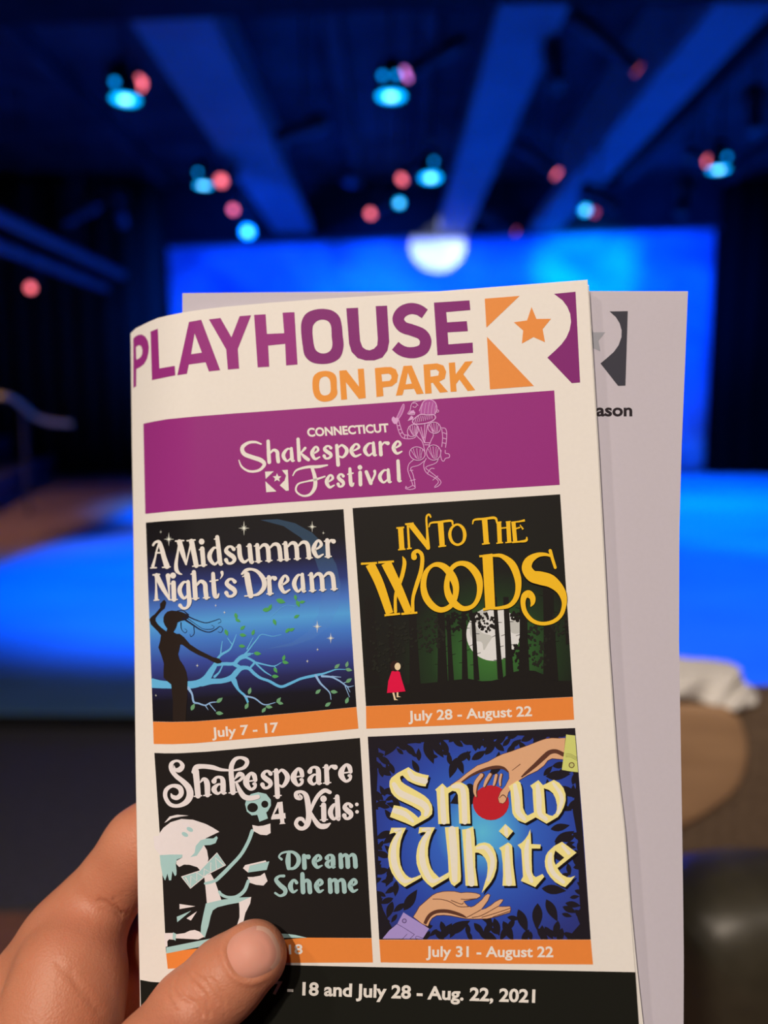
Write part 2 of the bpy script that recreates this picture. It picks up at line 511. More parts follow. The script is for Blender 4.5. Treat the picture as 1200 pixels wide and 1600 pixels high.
# moon projector
mc = on_y(682, 382, 12.79)
pp = Vector((-0.45, 9.6, 3.80))
pj = empty('moon_spotlight', pp)
tag(pj, 'small black projector under the ceiling throwing a white moon on the backdrop', 'projector')
F = frame_to(pp - mc)
bm = bmesh.new()
add_box(bm, F @ Vector((0, 0, 0.14)), (0.13, 0.15, 0.24), F.to_3x3(), 0.015)
bm_link('projector_body', bm, M_can, pj)
bm = bmesh.new()
bmesh.ops.create_cone(bm, cap_ends=False, segments=24, radius1=0.045, radius2=0.045, depth=0.1, matrix=F @ Matrix.Translation((0, 0, -0.02)))
bm_link('snout', bm, M_can, pj, True)
hang(pj, F @ Vector((0, 0, 0.12)), 0.15)
light('moon_light', 'SPOT', pp + (mc - pp).normalized() * 0.08, 1700, (0.86, 0.95, 1.0), mc, spot_size=2 * math.atan(0.43 / (mc - pp).length), spot_blend=0.12, shadow_soft_size=0.008)

# ------------------------------------------------------------------ seats in front
M_fab = pm('dark_brown_fabric', (0.12, 0.078, 0.05), (0.17, 0.115, 0.075), 90, 0.95, bump=0.5)
M_tan = pm('tan_plywood', (0.38, 0.225, 0.125), (0.47, 0.285, 0.16), 6, 0.6, stretch=(1, 1, 6))
M_vinyl = pm('black_vinyl', (0.035, 0.031, 0.02), (0.05, 0.044, 0.03), 40, 0.42, bump=0.05, spec=0.5)
M_cloth = pm('white_cloth', (0.78, 0.75, 0.72), (0.86, 0.83, 0.80), 14, 0.9, bump=0.3)


def ccr(pts, n=8, closed=False):
    """Catmull-Rom through the points"""
    P = [np.array(p, float) for p in pts]
    if closed:
        Q = [P[-1]] + P + [P[0], P[1]]
    else:
        Q = [2 * P[0] - P[1]] + P + [2 * P[-1] - P[-2]]
    out = []
    for i in range(1, len(Q) - 2):
        a, b, c, d = Q[i - 1:i + 3]
        for k in range(n):
            t = k / n
            out.append(0.5 * (2 * b + (c - a) * t + (2 * a - 5 * b + 4 * c - d) * t * t + (3 * b - a - 3 * c + d) * t ** 3))
    if not closed:
        out.append(P[-1])
    return out


def slab(outline, depth_y, thick, bulge, parent, name, m, bevel=0.02, back_tilt=0.0):
    """rounded upholstered slab: outline of (x, z) metres, facing the viewer at y = depth_y"""
    o2 = [Vector((p[0], p[1])) for p in outline]
    cx = sum((p.x for p in o2)) / len(o2)
    cz = sum((p.y for p in o2)) / len(o2)
    bm = bmesh.new()
    rings = []
    for s, dy in ((0.3, -bulge), (0.6, -bulge * 0.86), (0.85, -bulge * 0.5), (0.95, -bulge * 0.2), (1.0, bevel), (1.0, thick - bevel), (0.95, thick), (0.4, thick)):
        rings.append([bm.verts.new((cx + (p.x - cx) * s, depth_y + dy + back_tilt * (p.y - cz), cz + (p.y - cz) * s)) for p in o2])
    n = len(o2)
    for u, v in zip(rings, rings[1:]):
        for k in range(n):
            bm.faces.new((u[k], u[(k + 1) % n], v[(k + 1) % n], v[k]))
    bm.faces.new(rings[0])
    bm.faces.new(rings[-1])
    return bm_link(name, bm, m, parent, True)


def px_outline(pts, y, n=6):
    return [(on_y(p[0], p[1], y).x, on_y(p[0], p[1], y).z) for p in ccr(pts, n, True)]


# brown seat with tan back panel
S1 = 1.0
seat = empty('theater_seat', (on_y(1180, 1200, S1).x, S1 + 0.1, 0))
tag(seat, 'brown fabric theater seat with tan back panel, white cloth on its top', 'theater seat')
def loc(o, root):
    o.matrix_parent_inverse = Matrix.Translation(root.location).inverted()
    return o
ol = px_outline([(985, 1130), (1010, 1096), (1080, 1093), (1200, 1100), (1330, 1104), (1385, 1140), (1400, 1300), (1395, 1420), (1300, 1440), (1100, 1440), (990, 1430), (975, 1300)], S1)
loc(slab(ol, S1, 0.09, 0.012, seat, 'backrest', M_fab, 0.02), seat)
ol = px_outline([(990, 1130), (1030, 1104), (1100, 1103), (1145, 1112), (1166, 1150), (1167, 1195), (1150, 1235), (1115, 1265), (1068, 1292), (1010, 1310), (985, 1250)], S1 - 0.018)
loc(slab(ol, S1 - 0.02, 0.012, 0.004, seat, 'back_panel', M_tan, 0.003), seat)
zs = on_y(1180, 1440, S1).z
bm = bmesh.new()
add_box(bm, Vector((seat.location.x, S1 + 0.28, zs + 0.03)), (0.46, 0.42, 0.09), None, 0.03)
loc(bm_link('cushion', bm, M_fab, seat, True), seat)
for sx in (-0.27, 0.27):
    bm = bmesh.new()
    add_box(bm, Vector((seat.location.x + sx, S1 + 0.25, zs / 2 + 0.06)), (0.04, 0.40, zs + 0.08), None, 0.012)
    loc(bm_link('side_frame', bm, M_rail, seat), seat)

# black seat nearer the viewer
S2 = 0.62
seat2 = empty('theater_seat', (on_y(1230, 1400, S2).x, S2 + 0.08, -0.05))
tag(seat2, 'shiny black rounded seat back in front of the brown seat', 'theater seat')
ol = px_outline([(1020, 1420), (1040, 1372), (1085, 1347), (1150, 1338), (1240, 1340), (1340, 1352), (1390, 1400), (1400, 1560), (1395, 1800), (1220, 1830), (1040, 1800), (1022, 1600)], S2 + 0.055)
bm = bmesh.new()
o2 = [Vector(p) for p in ol]
cx, cz = sum(p.x for p in o2) / len(o2), sum(p.y for p in o2) / len(o2)
rings = []
prof = [(0.25, -0.03), (0.5, -0.028), (0.7, -0.024), (0.82, -0.016), (0.9, -0.006), (0.96, 0.010), (0.99, 0.03), (1.0, 0.05), (0.98, 0.07), (0.92, 0.085), (0.5, 0.09)]
for s, dy in prof:
    rings.append([bm.verts.new((cx + (p.x - cx) * s, S2 + dy, cz + (p.y - cz) * s)) for p in o2])
n = len(o2)
for u, v in zip(rings, rings[1:]):
    for k in range(n):
        bm.faces.new((u[k], u[(k + 1) % n], v[(k + 1) % n], v[k]))
bm.faces.new(rings[0])
bm.faces.new(rings[-1])
loc(bm_link('backrest', bm, M_vinyl, seat2, True), seat2)
zs2 = cz - 0.12
bm = bmesh.new()
add_box(bm, Vector((seat2.location.x, S2 + 0.15, zs2 - 0.02)), (0.22, 0.07, 0.24), None, 0.03)
loc(bm_link('cushion', bm, M_vinyl, seat2, True), seat2)
bm = bmesh.new()
add_cone(bm, (seat2.location.x, S2 + 0.14, -0.05), (seat2.location.x, S2 + 0.14, zs2 - 0.13), 0.035, 0.03, 16)
add_box(bm, Vector((seat2.location.x, S2 + 0.14, -0.035)), (0.24, 0.24, 0.03), None, 0.01)
loc(bm_link('pedestal', bm, M_rail, seat2), seat2)

# white cloth draped over the brown seat's top
rnd = random.Random(5)
bm = bmesh.new()
top = ccr([(1000, 1022), (1060, 1028), (1110, 1033), (1152, 1041), (1158, 1050), (1164, 1066), (1176, 1074), (1187, 1086)], 6)
bot = ccr([(1000, 1092), (1060, 1093), (1090, 1096), (1115, 1101), (1135, 1106), (1150, 1110), (1164, 1108), (1178, 1100)], 6)
def cl(px, py, y):
    p = on_y(px, py, y)
    return p
NT = len(top)
rows = []
for j in range(13):
    t = j / 12
    row = []
    for i in range(NT):
        u = i / (NT - 1)
        p = top[i] * (1 - t) + bot[i] * t
        f = math.sin(u * 21 + 2 * t) * 0.006 + math.sin(u * 9 + t * 5) * 0.007 + rnd.uniform(-0.0015, 0.0015)
        row.append(bm.verts.new(cl(p[0], p[1], S1 + 0.035 - 0.05 * math.sin(t * 1.5) + f)))
    rows.append(row)
# the far side of the cloth falls behind the seat back
for j in range(1, 7):
    row = []
    for i in range(NT):
        v0 = rows[0][i].co if j == 1 else first[i]
        u = i / (NT - 1)
        row.append(Vector((v0.x, v0.y + 0.016 * j + 0.005 * math.sin(u * 17 + j), v0.z - 0.0022 * j * j)))
    if j == 1:
        first = [v.co.copy() for v in rows[0]]
        back = []
    back.append([bm.verts.new(p) for p in row])
grid = back[::-1] + rows
for u, v in zip(grid, grid[1:]):
    for k in range(NT - 1):
        bm.faces.new((u[k], u[k + 1], v[k + 1], v[k]))
o = bm_link('cloth', bm, M_cloth, None, True)
o.modifiers.new('thick', 'SOLIDIFY').thickness = 0.003
tag(o, 'crumpled white cloth draped over the top of the brown seat', 'cloth')

# ------------------------------------------------------------------ booklet: page surface and printing
# depth of the cover along the view axis: a plane fitted to the page, bowed away towards the spine
def _fitplane():
    A = np.array([[1, 300, 480], [1, 920, 440], [1, 250, 1530], [1, 993, 1519]], float)
    b = 1 / np.array([.2360, .2215, .2190, .2050])
    return np.linalg.lstsq(A, b, rcond=None)[0]


PL = _fitplane()


def zplane(px, py):
    return 1.0 / (PL[0] + PL[1] * px + PL[2] * py)


def zpage(px, py):
    z = zplane(px, py)
    if px < 310:
        k = max(0.003, 0.082 - (py - 500) * 0.079 / 900)
        z *= 1 + k * max(0.0, (310 - px) / 105.0) ** 2.2
    return z


def zsheet(px, py):
    return zplane(px, py) * 1.021


WHITE = np.array(lin((238, 221, 204)))


def ink(*c):
    """print colour under neutral light from how it looks next to the white paper"""
    return tuple(np.clip(np.array(lin(c)) / WHITE * 0.86, 0.004, 0.95))


def paper(name, c, rough=0.5, spec=0.12):
    m = pm(name, c, tuple(min(1, v * 1.02) for v in c), 900, rough, coord='Object', spec=spec, detail=2)
    return m


M_paper = paper('white_paper', (0.86, 0.85, 0.84))
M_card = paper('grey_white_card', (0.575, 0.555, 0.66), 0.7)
_inks = {}


def I(*c):
    if c not in _inks:
        _inks[c] = paper('ink_%d_%d_%d' % c, ink(*c))
    return _inks[c]


def lerp_outline(pts, t):
    xs = [p[1] for p in pts]
    return float(np.interp(t, xs, [p[0] for p in pts]))


TOPC = [(205, 520), (212, 513), (220, 509), (232, 503), (246, 497), (262, 493), (284, 488.5), (332, 481), (415, 473.5), (486, 468), (640, 458.5), (918, 437)]
LEFT = [(205, 520), (207, 700), (209.6, 850), (212, 1120), (213, 1205), (216, 1380), (219, 1530), (221, 1650)]
RIGHT = [(918, 437), (926, 570), (934, 700), (945, 900), (950, 1000), (957, 1100), (964.5, 1202), (976, 1300), (984, 1412), (992.5, 1519), (998, 1600), (1001, 1650)]
PAGE_R = [(x + 1.5, y) for x, y in RIGHT[:-3]] + [(996, 1519), (1005, 1600), (1010, 1650)]


def page_xy(u, v, right=RIGHT, dtop=0.0):
    """u across from the spine, v down the page -> pixel on the photograph"""
    yt = float(np.interp(205 + u * 713, [p[0] for p in TOPC], [p[1] for p in TOPC])) + dtop
    y = yt + (1650 - yt) * v
    xl, xr = lerp_outline(LEFT, y), lerp_outline(right, y)
    return xl + (xr - xl) * u, y


US = [0.16 * (i / 48) ** 1.25 for i in range(49)] + [.2, .25, .3, .4, .5, .6, .7, .8, .9, 1.0]
NV = 60


def leaf(name, zf, zb, m, parent, right=RIGHT, dtop=0.0, us=US):
    """one closed thin leaf between front depth zf and back depth zb"""
    bm = bmesh.new()
    F, B = [], []
    for j in range(NV + 1):
        fr, br = [], []
        for u in us:
            x, y = page_xy(u, j / NV, right, dtop)
            fr.append(bm.verts.new(at(x, y, zf(x, y)) - BK))
            br.append(bm.verts.new(at(x, y, zb(x, y)) - BK))
        F.append(fr)
        B.append(br)
    n = len(us)
    for j in range(NV):
        for i in range(n - 1):
            bm.faces.new((F[j][i], F[j + 1][i], F[j + 1][i + 1], F[j][i + 1]))
            bm.faces.new((B[j][i], B[j][i + 1], B[j + 1][i + 1], B[j + 1][i]))
        bm.faces.new((F[j][0], B[j][0], B[j + 1][0], F[j + 1][0]))
        bm.faces.new((F[j][n - 1], F[j + 1][n - 1], B[j + 1][n - 1], B[j][n - 1]))
    for i in range(n - 1):
        bm.faces.new((F[0][i], F[0][i + 1], B[0][i + 1], B[0][i]))
        bm.faces.new((F[NV][i], B[NV][i], B[NV][i + 1], F[NV][i + 1]))
    return bm_link(name, bm, m, parent, True)


BK = at(600, 1000, 0.22)
book = empty('booklet', BK)
tag(book, 'white theater season booklet with purple banner and four show posters, held in front', 'booklet')
leaf('front_cover', zpage, lambda x, y: zpage(x, y) + 0.00025, M_paper, book)
leaf('inner_pages', lambda x, y: zpage(x, y) * 1.003 + 0.0004, lambda x, y: zpage(x, y) * 1.008 + 0.0005, M_paper, book, PAGE_R, 10, US[8:])
leaf('back_cover', lambda x, y: zpage(x, y) * 1.012 + 0.0007, lambda x, y: zpage(x, y) * 1.012 + 0.0010, M_paper, book, PAGE_R, 8)
# the folded spine joining both covers
bm = bmesh.new()
prev = None
for j in range(NV + 1):
    x, y = page_xy(0, j / NV)
    z0, z1 = zpage(x, y), zpage(x, y) * 1.012 + 0.0010
    cur = [bm.verts.new(at(x - dx, y, z0 + (z1 - z0) * t) - BK) for t, dx in ((0, 0), (0.25, 0.8), (0.5, 1.0), (0.75, 0.8), (1, 0))]
    if prev:
        for k in range(4):
            bm.faces.new((prev[k], prev[k + 1], cur[k + 1], cur[k]))
    prev = cur
o = bm_link('spine', bm, M_paper, book, True)
o.modifiers.new('thick', 'SOLIDIFY').thickness = 0.0002


class Print:
    """flat ink shapes traced in pixels and laid on a paper surface"""
    def __init__(self, zf=None, origin=None):
        self.v, self.f, self.mi, self.ms, self.lay = [], [], [], [], 0
        self.zf = zf or zpage
        self.o = BK if origin is None else origin
        self.t = (0, 0, 1.0)
        self.clip = None

    def T(self, ox, oy, s):
        self.t = (ox, oy, s)
        return self

    def P(self, p):
        return (self.t[0] + p[0] / self.t[2], self.t[1] + p[1] / self.t[2])

    def _m(self, m):
        if m not in self.ms:
            self.ms.append(m)
        return self.ms.index(m)

    def tri(self, a, b, c, mi, off):
        L = [math.dist(a, b), math.dist(b, c), math.dist(c, a)]
        mx = [min(a[0], b[0]), min(b[0], c[0]), min(c[0], a[0])]
        over = [l if l > (2.6 if x < 312 else 60) else 0 for l, x in zip(L, mx)]
        k = over.index(max(over))
        if over[k] == 0:
            i = len(self.v)
            self.v += [(p[0], p[1], off) for p in (a, b, c)]
            self.f.append((i, i + 1, i + 2))
            self.mi.append(mi)
            return
        if k == 0:
            m_ = ((a[0] + b[0]) / 2, (a[1] + b[1]) / 2)
            self.tri(a, m_, c, mi, off), self.tri(m_, b, c, mi, off)
        elif k == 1:
            m_ = ((b[0] + c[0]) / 2, (b[1] + c[1]) / 2)
            self.tri(a, b, m_, mi, off), self.tri(a, m_, c, mi, off)
        else:
            m_ = ((c[0] + a[0]) / 2, (c[1] + a[1]) / 2)
            self.tri(a, b, m_, mi, off), self.tri(b, c, m_, mi, off)

    def cut(self, t):
        """trim a triangle to the convex clip outline"""
        P = list(t)
        n = len(self.clip)
        for i in range(n):
            (x0, y0), (x1, y1) = self.clip[i], self.clip[(i + 1) % n]
            sd = lambda p: (x1 - x0) * (p[1] - y0) - (y1 - y0) * (p[0] - x0)
            Q = []
            for a, b in zip(P, P[1:] + P[:1]):
                da, db = sd(a), sd(b)
                if da >= 0:
                    Q.append(a)
                if (da >= 0) != (db >= 0):
                    f = da / (da - db)
                    Q.append((a[0] + (b[0] - a[0]) * f, a[1] + (b[1] - a[1]) * f))
            P = Q
            if len(P) < 3:
                return []
        return [(P[0], P[i], P[i + 1]) for i in range(1, len(P) - 1)]

    def tris_px(self, T, m):
        self.lay += 1
        mi = self._m(m)
        for t in T:
            for a, b, c in (self.cut(t) if self.clip else (t,)):
                self.tri(a, b, c, mi, self.lay)

    def poly(self, pts, m, holes=(), smooth=False, raw=False, d=(0, 0)):
        Q = (lambda p: (p[0] + d[0], p[1] + d[1])) if raw else (lambda p: (self.P(p)[0] + d[0], self.P(p)[1] + d[1]))
        loops = [pts] + list(holes)
        if smooth:
            loops = [[tuple(q) for q in ccr(l, 5, True)] for l in loops]
        L2 = [[Q(p) for p in l] for l in loops]
        flat = [p for l in L2 for p in l]
        T = tessellate_polygon([[Vector((p[0], p[1], 0)) for p in l] for l in L2])
        self.tris_px([(flat[a], flat[b], flat[c]) for a, b, c in T], m)

    def stroke(self, pts, m, closed=False, n=7, w=None, cap=True, d=(0, 0), k=1.0):
        """ribbon through (x, y, width) points"""
        pts = [(p[0], p[1], (p[2] if len(p) > 2 else w) * k) for p in pts]
        S = ccr(pts, n, closed) if len(pts) > 2 else [np.array(pts[0], float) * (1 - t) + np.array(pts[1], float) * t for t in (0, .5, 1)]
        L, Rr = [], []
        N = len(S)
        for i in range(N):
            a, b = (S[(i - 1) % N], S[(i + 1) % N]) if closed else (S[max(i - 1, 0)], S[min(i + 1, N - 1)])
            t = np.array([b[0] - a[0], b[1] - a[1]])
            t /= (np.linalg.norm(t) + 1e-9)
            h = max(S[i][2], 0.5) / 2
            L.append((S[i][0] - t[1] * h, S[i][1] + t[0] * h))
            Rr.append((S[i][0] + t[1] * h, S[i][1] - t[0] * h))
        Q = lambda p: (self.P(p)[0] + d[0], self.P(p)[1] + d[1])
        L, Rr = [Q(p) for p in L], [Q(p) for p in Rr]
        T, caps = [], []
        for i in range(N if closed else N - 1):
            j = (i + 1) % N
            T += [(L[i], Rr[i], Rr[j]), (L[i], Rr[j], L[j])]
        if cap and not closed:
            for e in (0, N - 1):
                c = Q(S[e])
                r = S[e][2] / 2 / self.t[2]
                if r > 0.25:
                    ring = [(c[0] + r * math.cos(q * math.pi / 5), c[1] + r * math.sin(q * math.pi / 5)) for q in range(10)]
                    caps.append([(c, ring[q], ring[(q + 1) % 10]) for q in range(10)])
        self.tris_px(T, m)
        for q in caps:
            self.tris_px(q, m)

    def ell(self, x, y, rx, ry, m, rot=0.0, n=24):
        self.poly([(x + rx * math.cos(q * 2 * math.pi / n) * math.cos(rot) - ry * math.sin(q * 2 * math.pi / n) * math.sin(rot),
                    y + rx * math.cos(q * 2 * math.pi / n) * math.sin(rot) + ry * math.sin(q * 2 * math.pi / n) * math.cos(rot)) for q in range(n)], m)

    def leafshape(self, x, y, l, ang, m, w=0.42):
        pts = []
        for q in range(9):
            s = q / 8
            pts.append((s - .5, w / 2 * math.sin(math.pi * s ** 0.85)))
        pts += [(p[0], -p[1]) for p in pts[-2:0:-1]]
        c, s = math.cos(ang), math.sin(ang)
        self.poly([(x + l * (p[0] * c - p[1] * s), y + l * (p[0] * s + p[1] * c)) for p in pts], m)

    def star(self, x, y, r, m):
        pts = []
        for q in range(8):
            rr = (r if q % 4 == 0 else r * .75 if q % 2 == 0 else r * .11)
            pts.append((x + rr * math.sin(q * math.pi / 4), y - rr * math.cos(q * math.pi / 4)))
        self.poly(pts, m)
        for q in range(4):
            a = math.pi / 4 + q * math.pi / 2
            self.stroke([(x, y, r * .09), (x + r * .45 * math.cos(a), y + r * .45 * math.sin(a), 1)], m, cap=False)
        self.ell(x, y, r * .16, r * .16, m, n=10)

    def text(self, s, a, b, cap_h, m, bold=0.0, lean=0.0, space=1.0):
        """sans text from baseline point a to b, capital height cap_h (local units)"""
        cu = bpy.data.curves.new('glyphs', 'FONT')
        cu.body = s
        cu.offset = bold
        cu.space_character = space
        cu.resolution_u = 4
        ob = bpy.data.objects.new('glyphs', cu)
        COL.objects.link(ob)
        bpy.context.view_layer.update()
        me = ob.evaluated_get(bpy.context.evaluated_depsgraph_get()).to_mesh()
        me.calc_loop_triangles()
        V = [v.co.copy() for v in me.vertices]
        T = [tuple(t.vertices) for t in me.loop_triangles]
        x0, x1 = min(v.x for v in V), max(v.x for v in V)
        ob.evaluated_get(bpy.context.evaluated_depsgraph_get()).to_mesh_clear()
        bpy.data.objects.remove(ob)
        bpy.data.curves.remove(cu)
        ax, bx = np.array(a, float), np.array(b, float)
        e = (bx - ax)
        up = np.array([e[1], -e[0]]) / np.linalg.norm(e) + np.array([lean, 0])
        capu = 0.70
        Q = [self.P(ax + e * ((v.x - x0) / (x1 - x0)) + up * cap_h * (v.y / capu)) for v in V]
        self.tris_px([(Q[i], Q[j], Q[k]) for i, j, k in T], m)

    def word(self, letters, base, xh, m, th=0.26, tn=0.10, serif=True, lean=-0.06, asc=1.55, desc=0.55, d=(0, 0)):
        """stroke lettering: letters = (char, x left, x right); base = two points of the baseline"""
        (bx0, by0), (bx1, by1) = base
        for ch, xl, xr in letters:
            for st in GLYPH[ch]:
                pts = []
                for x, y, w in st:
                    ww = th if w == 't' else tn if w == 'n' else (th * w)
                    X = xl + th * xh / 2 + (xr - xl - th * xh) * x
                    yy = asc if y == 'A' else -desc if y == 'D' else y
                    # keep round ends inside the x-height
                    B = by0 + (by1 - by0) * (X - bx0) / (bx1 - bx0)
                    pts.append((X + lean * yy * xh, B - yy * xh, ww * xh))
                self.stroke(pts, m, n=5, d=d)
            if serif:
                for x, y in SERIF.get(ch, ()):
                    X = xl + th * xh / 2 + (xr - xl - th * xh) * x
                    B = by0 + (by1 - by0) * (X - bx0) / (bx1 - bx0)
                    yy = (asc if y == 'A' else -desc if y == 'D' else y)
                    hw = th * xh * 0.80
                    sl = (by1 - by0) / (bx1 - bx0)
                    left = hw if yy <= 0.2 else hw * 0.9
                    right = hw if yy <= 0.2 else 0
                    cx, cy = X + lean * yy * xh, B - (yy + (0.04 if yy <= 0.2 else -0.06)) * xh
                    self.stroke([(cx - left, cy - sl * left + (0 if yy <= 0.2 else 0.05 * xh), tn * xh * .8), (cx + right, cy + sl * right, tn * xh * .8)], m, cap=False, d=d)

    def build(self, name, parent, uv=None):
        me = bpy.data.meshes.new(name)
        base, step = 0.00004, 0.0000008
        co = [at(x, y, self.zf(x, y) - base - step * k) - self.o for x, y, k in self.v]
        me.from_pydata(co, [], self.f)
        for m in self.ms:
            me.materials.append(m)
        me.polygons.foreach_set('material_index', self.mi)
        if uv is not None:
            ul = me.uv_layers.new(name='print')
            flat = []
            for lp in me.loops:
                x, y, _ = self.v[lp.vertex_index]
                flat += list(uv(x, y))
            ul.data.foreach_set('uv', flat)
        # all faces look at the reader
        bm = bmesh.new()
        bm.from_mesh(me)
        for f in bm.faces:
            if f.normal.dot(f.calc_center_median() + self.o - CAM) > 0:
                f.normal_flip()
        bm.to_mesh(me)
        bm.free()
        return link(name, me, None, parent)


t_, n_ = 't', 'n'
GLYPH = {
    'a': [[(.70, .93, n_), (.40, .93, .6), (.06, .62, .95), (.06, .32, .95), (.36, .05, .6), (.74, .25, n_)], [(.80, .97, .75), (.82, .5, .95), (.86, .08, .9), (1.04, .04, n_)]],
    'b': [[(.05, .1, .9), (0, .95, 1.05)], [(.35, .05, .6), (.82, .3, .95), (.82, .62, .95), (.45, .93, .6), (.1, .7, n_)]],
    'c': [[(.95, .76, .75), (.72, .92, .6), (.4, .92, .6), (.06, .62, 1), (.06, .35, 1), (.42, .06, .65), (1.0, .2, n_)]],
    'd': [[(.74, .93, n_), (.42, .93, .6), (.06, .62, .95), (.06, .32, .95), (.40, .05, .6), (.80, .25, n_)], [(.80, 'A', .9), (.84, .7, 1), (.88, .08, .95), (1.06, .04, n_)]],
    'e': [[(.08, .45, n_), (.55, .56, .5), (.86, .72, .7), (.72, .92, .6), (.42, .93, .6), (.06, .62, 1), (.06, .35, 1), (.42, .06, .7), (1.02, .18, n_)]],
    'E': [[(.06, .50, n_), (.94, .53, n_)], [(.94, .55, .8), (.82, .82, .9), (.48, .94, .55), (.06, .62, 1.1), (.06, .34, 1.1), (.45, .05, .6), (.85, .13, .6), (.92, .32, .6), (.76, .34, .55)]],
    'g': [[(.72, .93, n_), (.40, .93, .6), (.06, .66, .9), (.06, .36, .9), (.40, .08, .6), (.78, .28, n_)], [(.82, .95, .8), (.84, .3, .95), (.86, -.15, .95), (.62, -.42, .6), (.25, -.44, .6), (.0, -.28, .8)]],
    'h': [[(0, 'A', .9), (.02, .7, 1), (.05, .05, 1)], [(.1, .66, n_), (.5, .93, .7), (.86, .78, .95), (.9, .4, 1), (.95, .05, 1)]],
    'i': [[(.5, .95, 1), (.5, .05, 1)], [(.48, 1.34, 1.25), (.5, 1.32, 1.25)]],
    'k': [[(0, 'A', .9), (.05, .05, 1)], [(.15, .5, n_), (.7, .92, .75)], [(.3, .52, .5), (.65, .25, .95), (1.0, .04, .9)]],
    'l': [[(.5, 'A', .9), (.55, .6, 1), (.6, .1, 1), (.9, .04, n_)]],
    'm': [[(0, .95, .9), (.03, .05, 1)], [(.06, .7, n_), (.26, .93, .7), (.44, .78, .95), (.47, .05, 1)], [(.5, .7, n_), (.72, .93, .7), (.92, .78, .95), (.97, .05, 1)]],
    'n': [[(0, .95, .9), (.03, .05, 1)], [(.1, .7, n_), (.5, .93, .7), (.88, .78, .95), (.95, .05, 1)]],
    'p': [[(0, .95, .9), (.08, 'D', 1)], [(.1, .75, n_), (.5, .95, .6), (.94, .66, .95), (.94, .36, .95), (.55, .05, .6), (.15, .18, n_)]],
    'r': [[(0, .95, .9), (.05, .05, 1)], [(.1, .66, n_), (.45, .92, .5), (.9, .86, 1.05)]],
    's': [[(.92, .8, .85), (.68, .94, .55), (.32, .93, .6), (.1, .74, .9), (.4, .55, 1), (.8, .38, 1), (.9, .2, .8), (.6, .05, .6), (.2, .06, .6), (.02, .24, .9)]],
    't': [[(.35, 1.3, .8), (.38, .6, 1), (.48, .12, .95), (.8, .05, .6), (1.0, .2, n_)], [(-.1, .9, n_), (.95, .95, n_)]],
    'u': [[(0, .95, .95), (.02, .35, 1), (.3, .06, .7), (.75, .22, n_)], [(.85, .95, .95), (.88, .08, 1), (1.08, .04, n_)]],
    'v': [[(0, .95, .95), (.45, .08, 1)], [(.45, .05, .5), (.9, .7, .6), (.9, .95, .8)]],
    'y': [[(0, .95, .95), (.5, .1, 1)], [(.95, .95, .7), (.5, .05, .6), (.2, -.4, .6), (0, -.45, .7)]],
}
GLYPH['A2'] = [[(.06, .74, 1.0), (.22, .92, .55), (.55, .95, .55), (.80, .76, .95), (.82, .12, 1), (1.05, .04, n_)], [(.74, .54, n_), (.36, .53, .5), (.04, .28, 1), (.34, .03, .55), (.72, .16, n_)]]
GLYPH['S'] = GLYPH['s']
SERIF = {'h': [(.05, 0), (.95, 0), (0, 'A')], 'i': [(.5, 0), (.5, 1)], 'm': [(.03, 0), (.47, 0), (.97, 0), (0, 1)], 'n': [(.03, 0), (.95, 0), (0, 1)],
         'r': [(.05, 0), (0, 1)], 'p': [(.08, 'D'), (0, 1)], 'd': [(.8, 'A')], 'u': [(0, 1), (.85, 1)], 'k': [(.05, 0), (0, 'A')], 'l': [(.5, 'A')], 'v': [(0, 1)]}

# ------------------------------------------------------------------ printed artwork on the cover
PURPLE_SHEEN, ORANGE = I(154, 47, 118), I(236, 140, 66)  # purple is a lighter copy of the ink, sheen put into its colour
PURPLE2 = I(134, 40, 107)  # same purple ink without the sheen
STRIP = I(238, 132, 58)
BLACK = I(33, 28, 26)
CREAM = M_paper


def ramp_mat(name, stops, kind='linear', center=(0.5, 0.5)):
    """printed colour gradient over the panel's own uv"""
    m = paper(name, (0.5, 0.5, 0.5))
    nt = m.node_tree
    b = nt.nodes['Principled BSDF']
    for l in list(b.inputs['Base Color'].links):
        nt.links.remove(l)
    uv = nt.nodes.new('ShaderNodeUVMap')
    uv.uv_map = 'print'
    rp = nt.nodes.new('ShaderNodeValToRGB')
    if kind == 'linear':
        sp = nt.nodes.new('ShaderNodeSeparateXYZ')
        nt.links.new(uv.outputs[0], sp.inputs[0])
        src = sp.outputs[1]
    else:
        vm = nt.nodes.new('ShaderNodeVectorMath')
        vm.operation = 'DISTANCE'
        vm.inputs[1].default_value = (center[0], center[1], 0)
        nt.links.new(uv.outputs[0], vm.inputs[0])
        src = vm.outputs['Value']
    nt.links.new(src, rp.inputs[0])
    els = rp.color_ramp.elements
    while len(els) < len(stops):
        els.new(0.5)
    for e, (p, c) in zip(els, stops):
        e.position = p
    for e, (p, c) in zip(els, stops):
        e.color = (*ink(*c), 1)
    nt.links.new(rp.outputs[0], b.inputs['Base Color'])
    return m


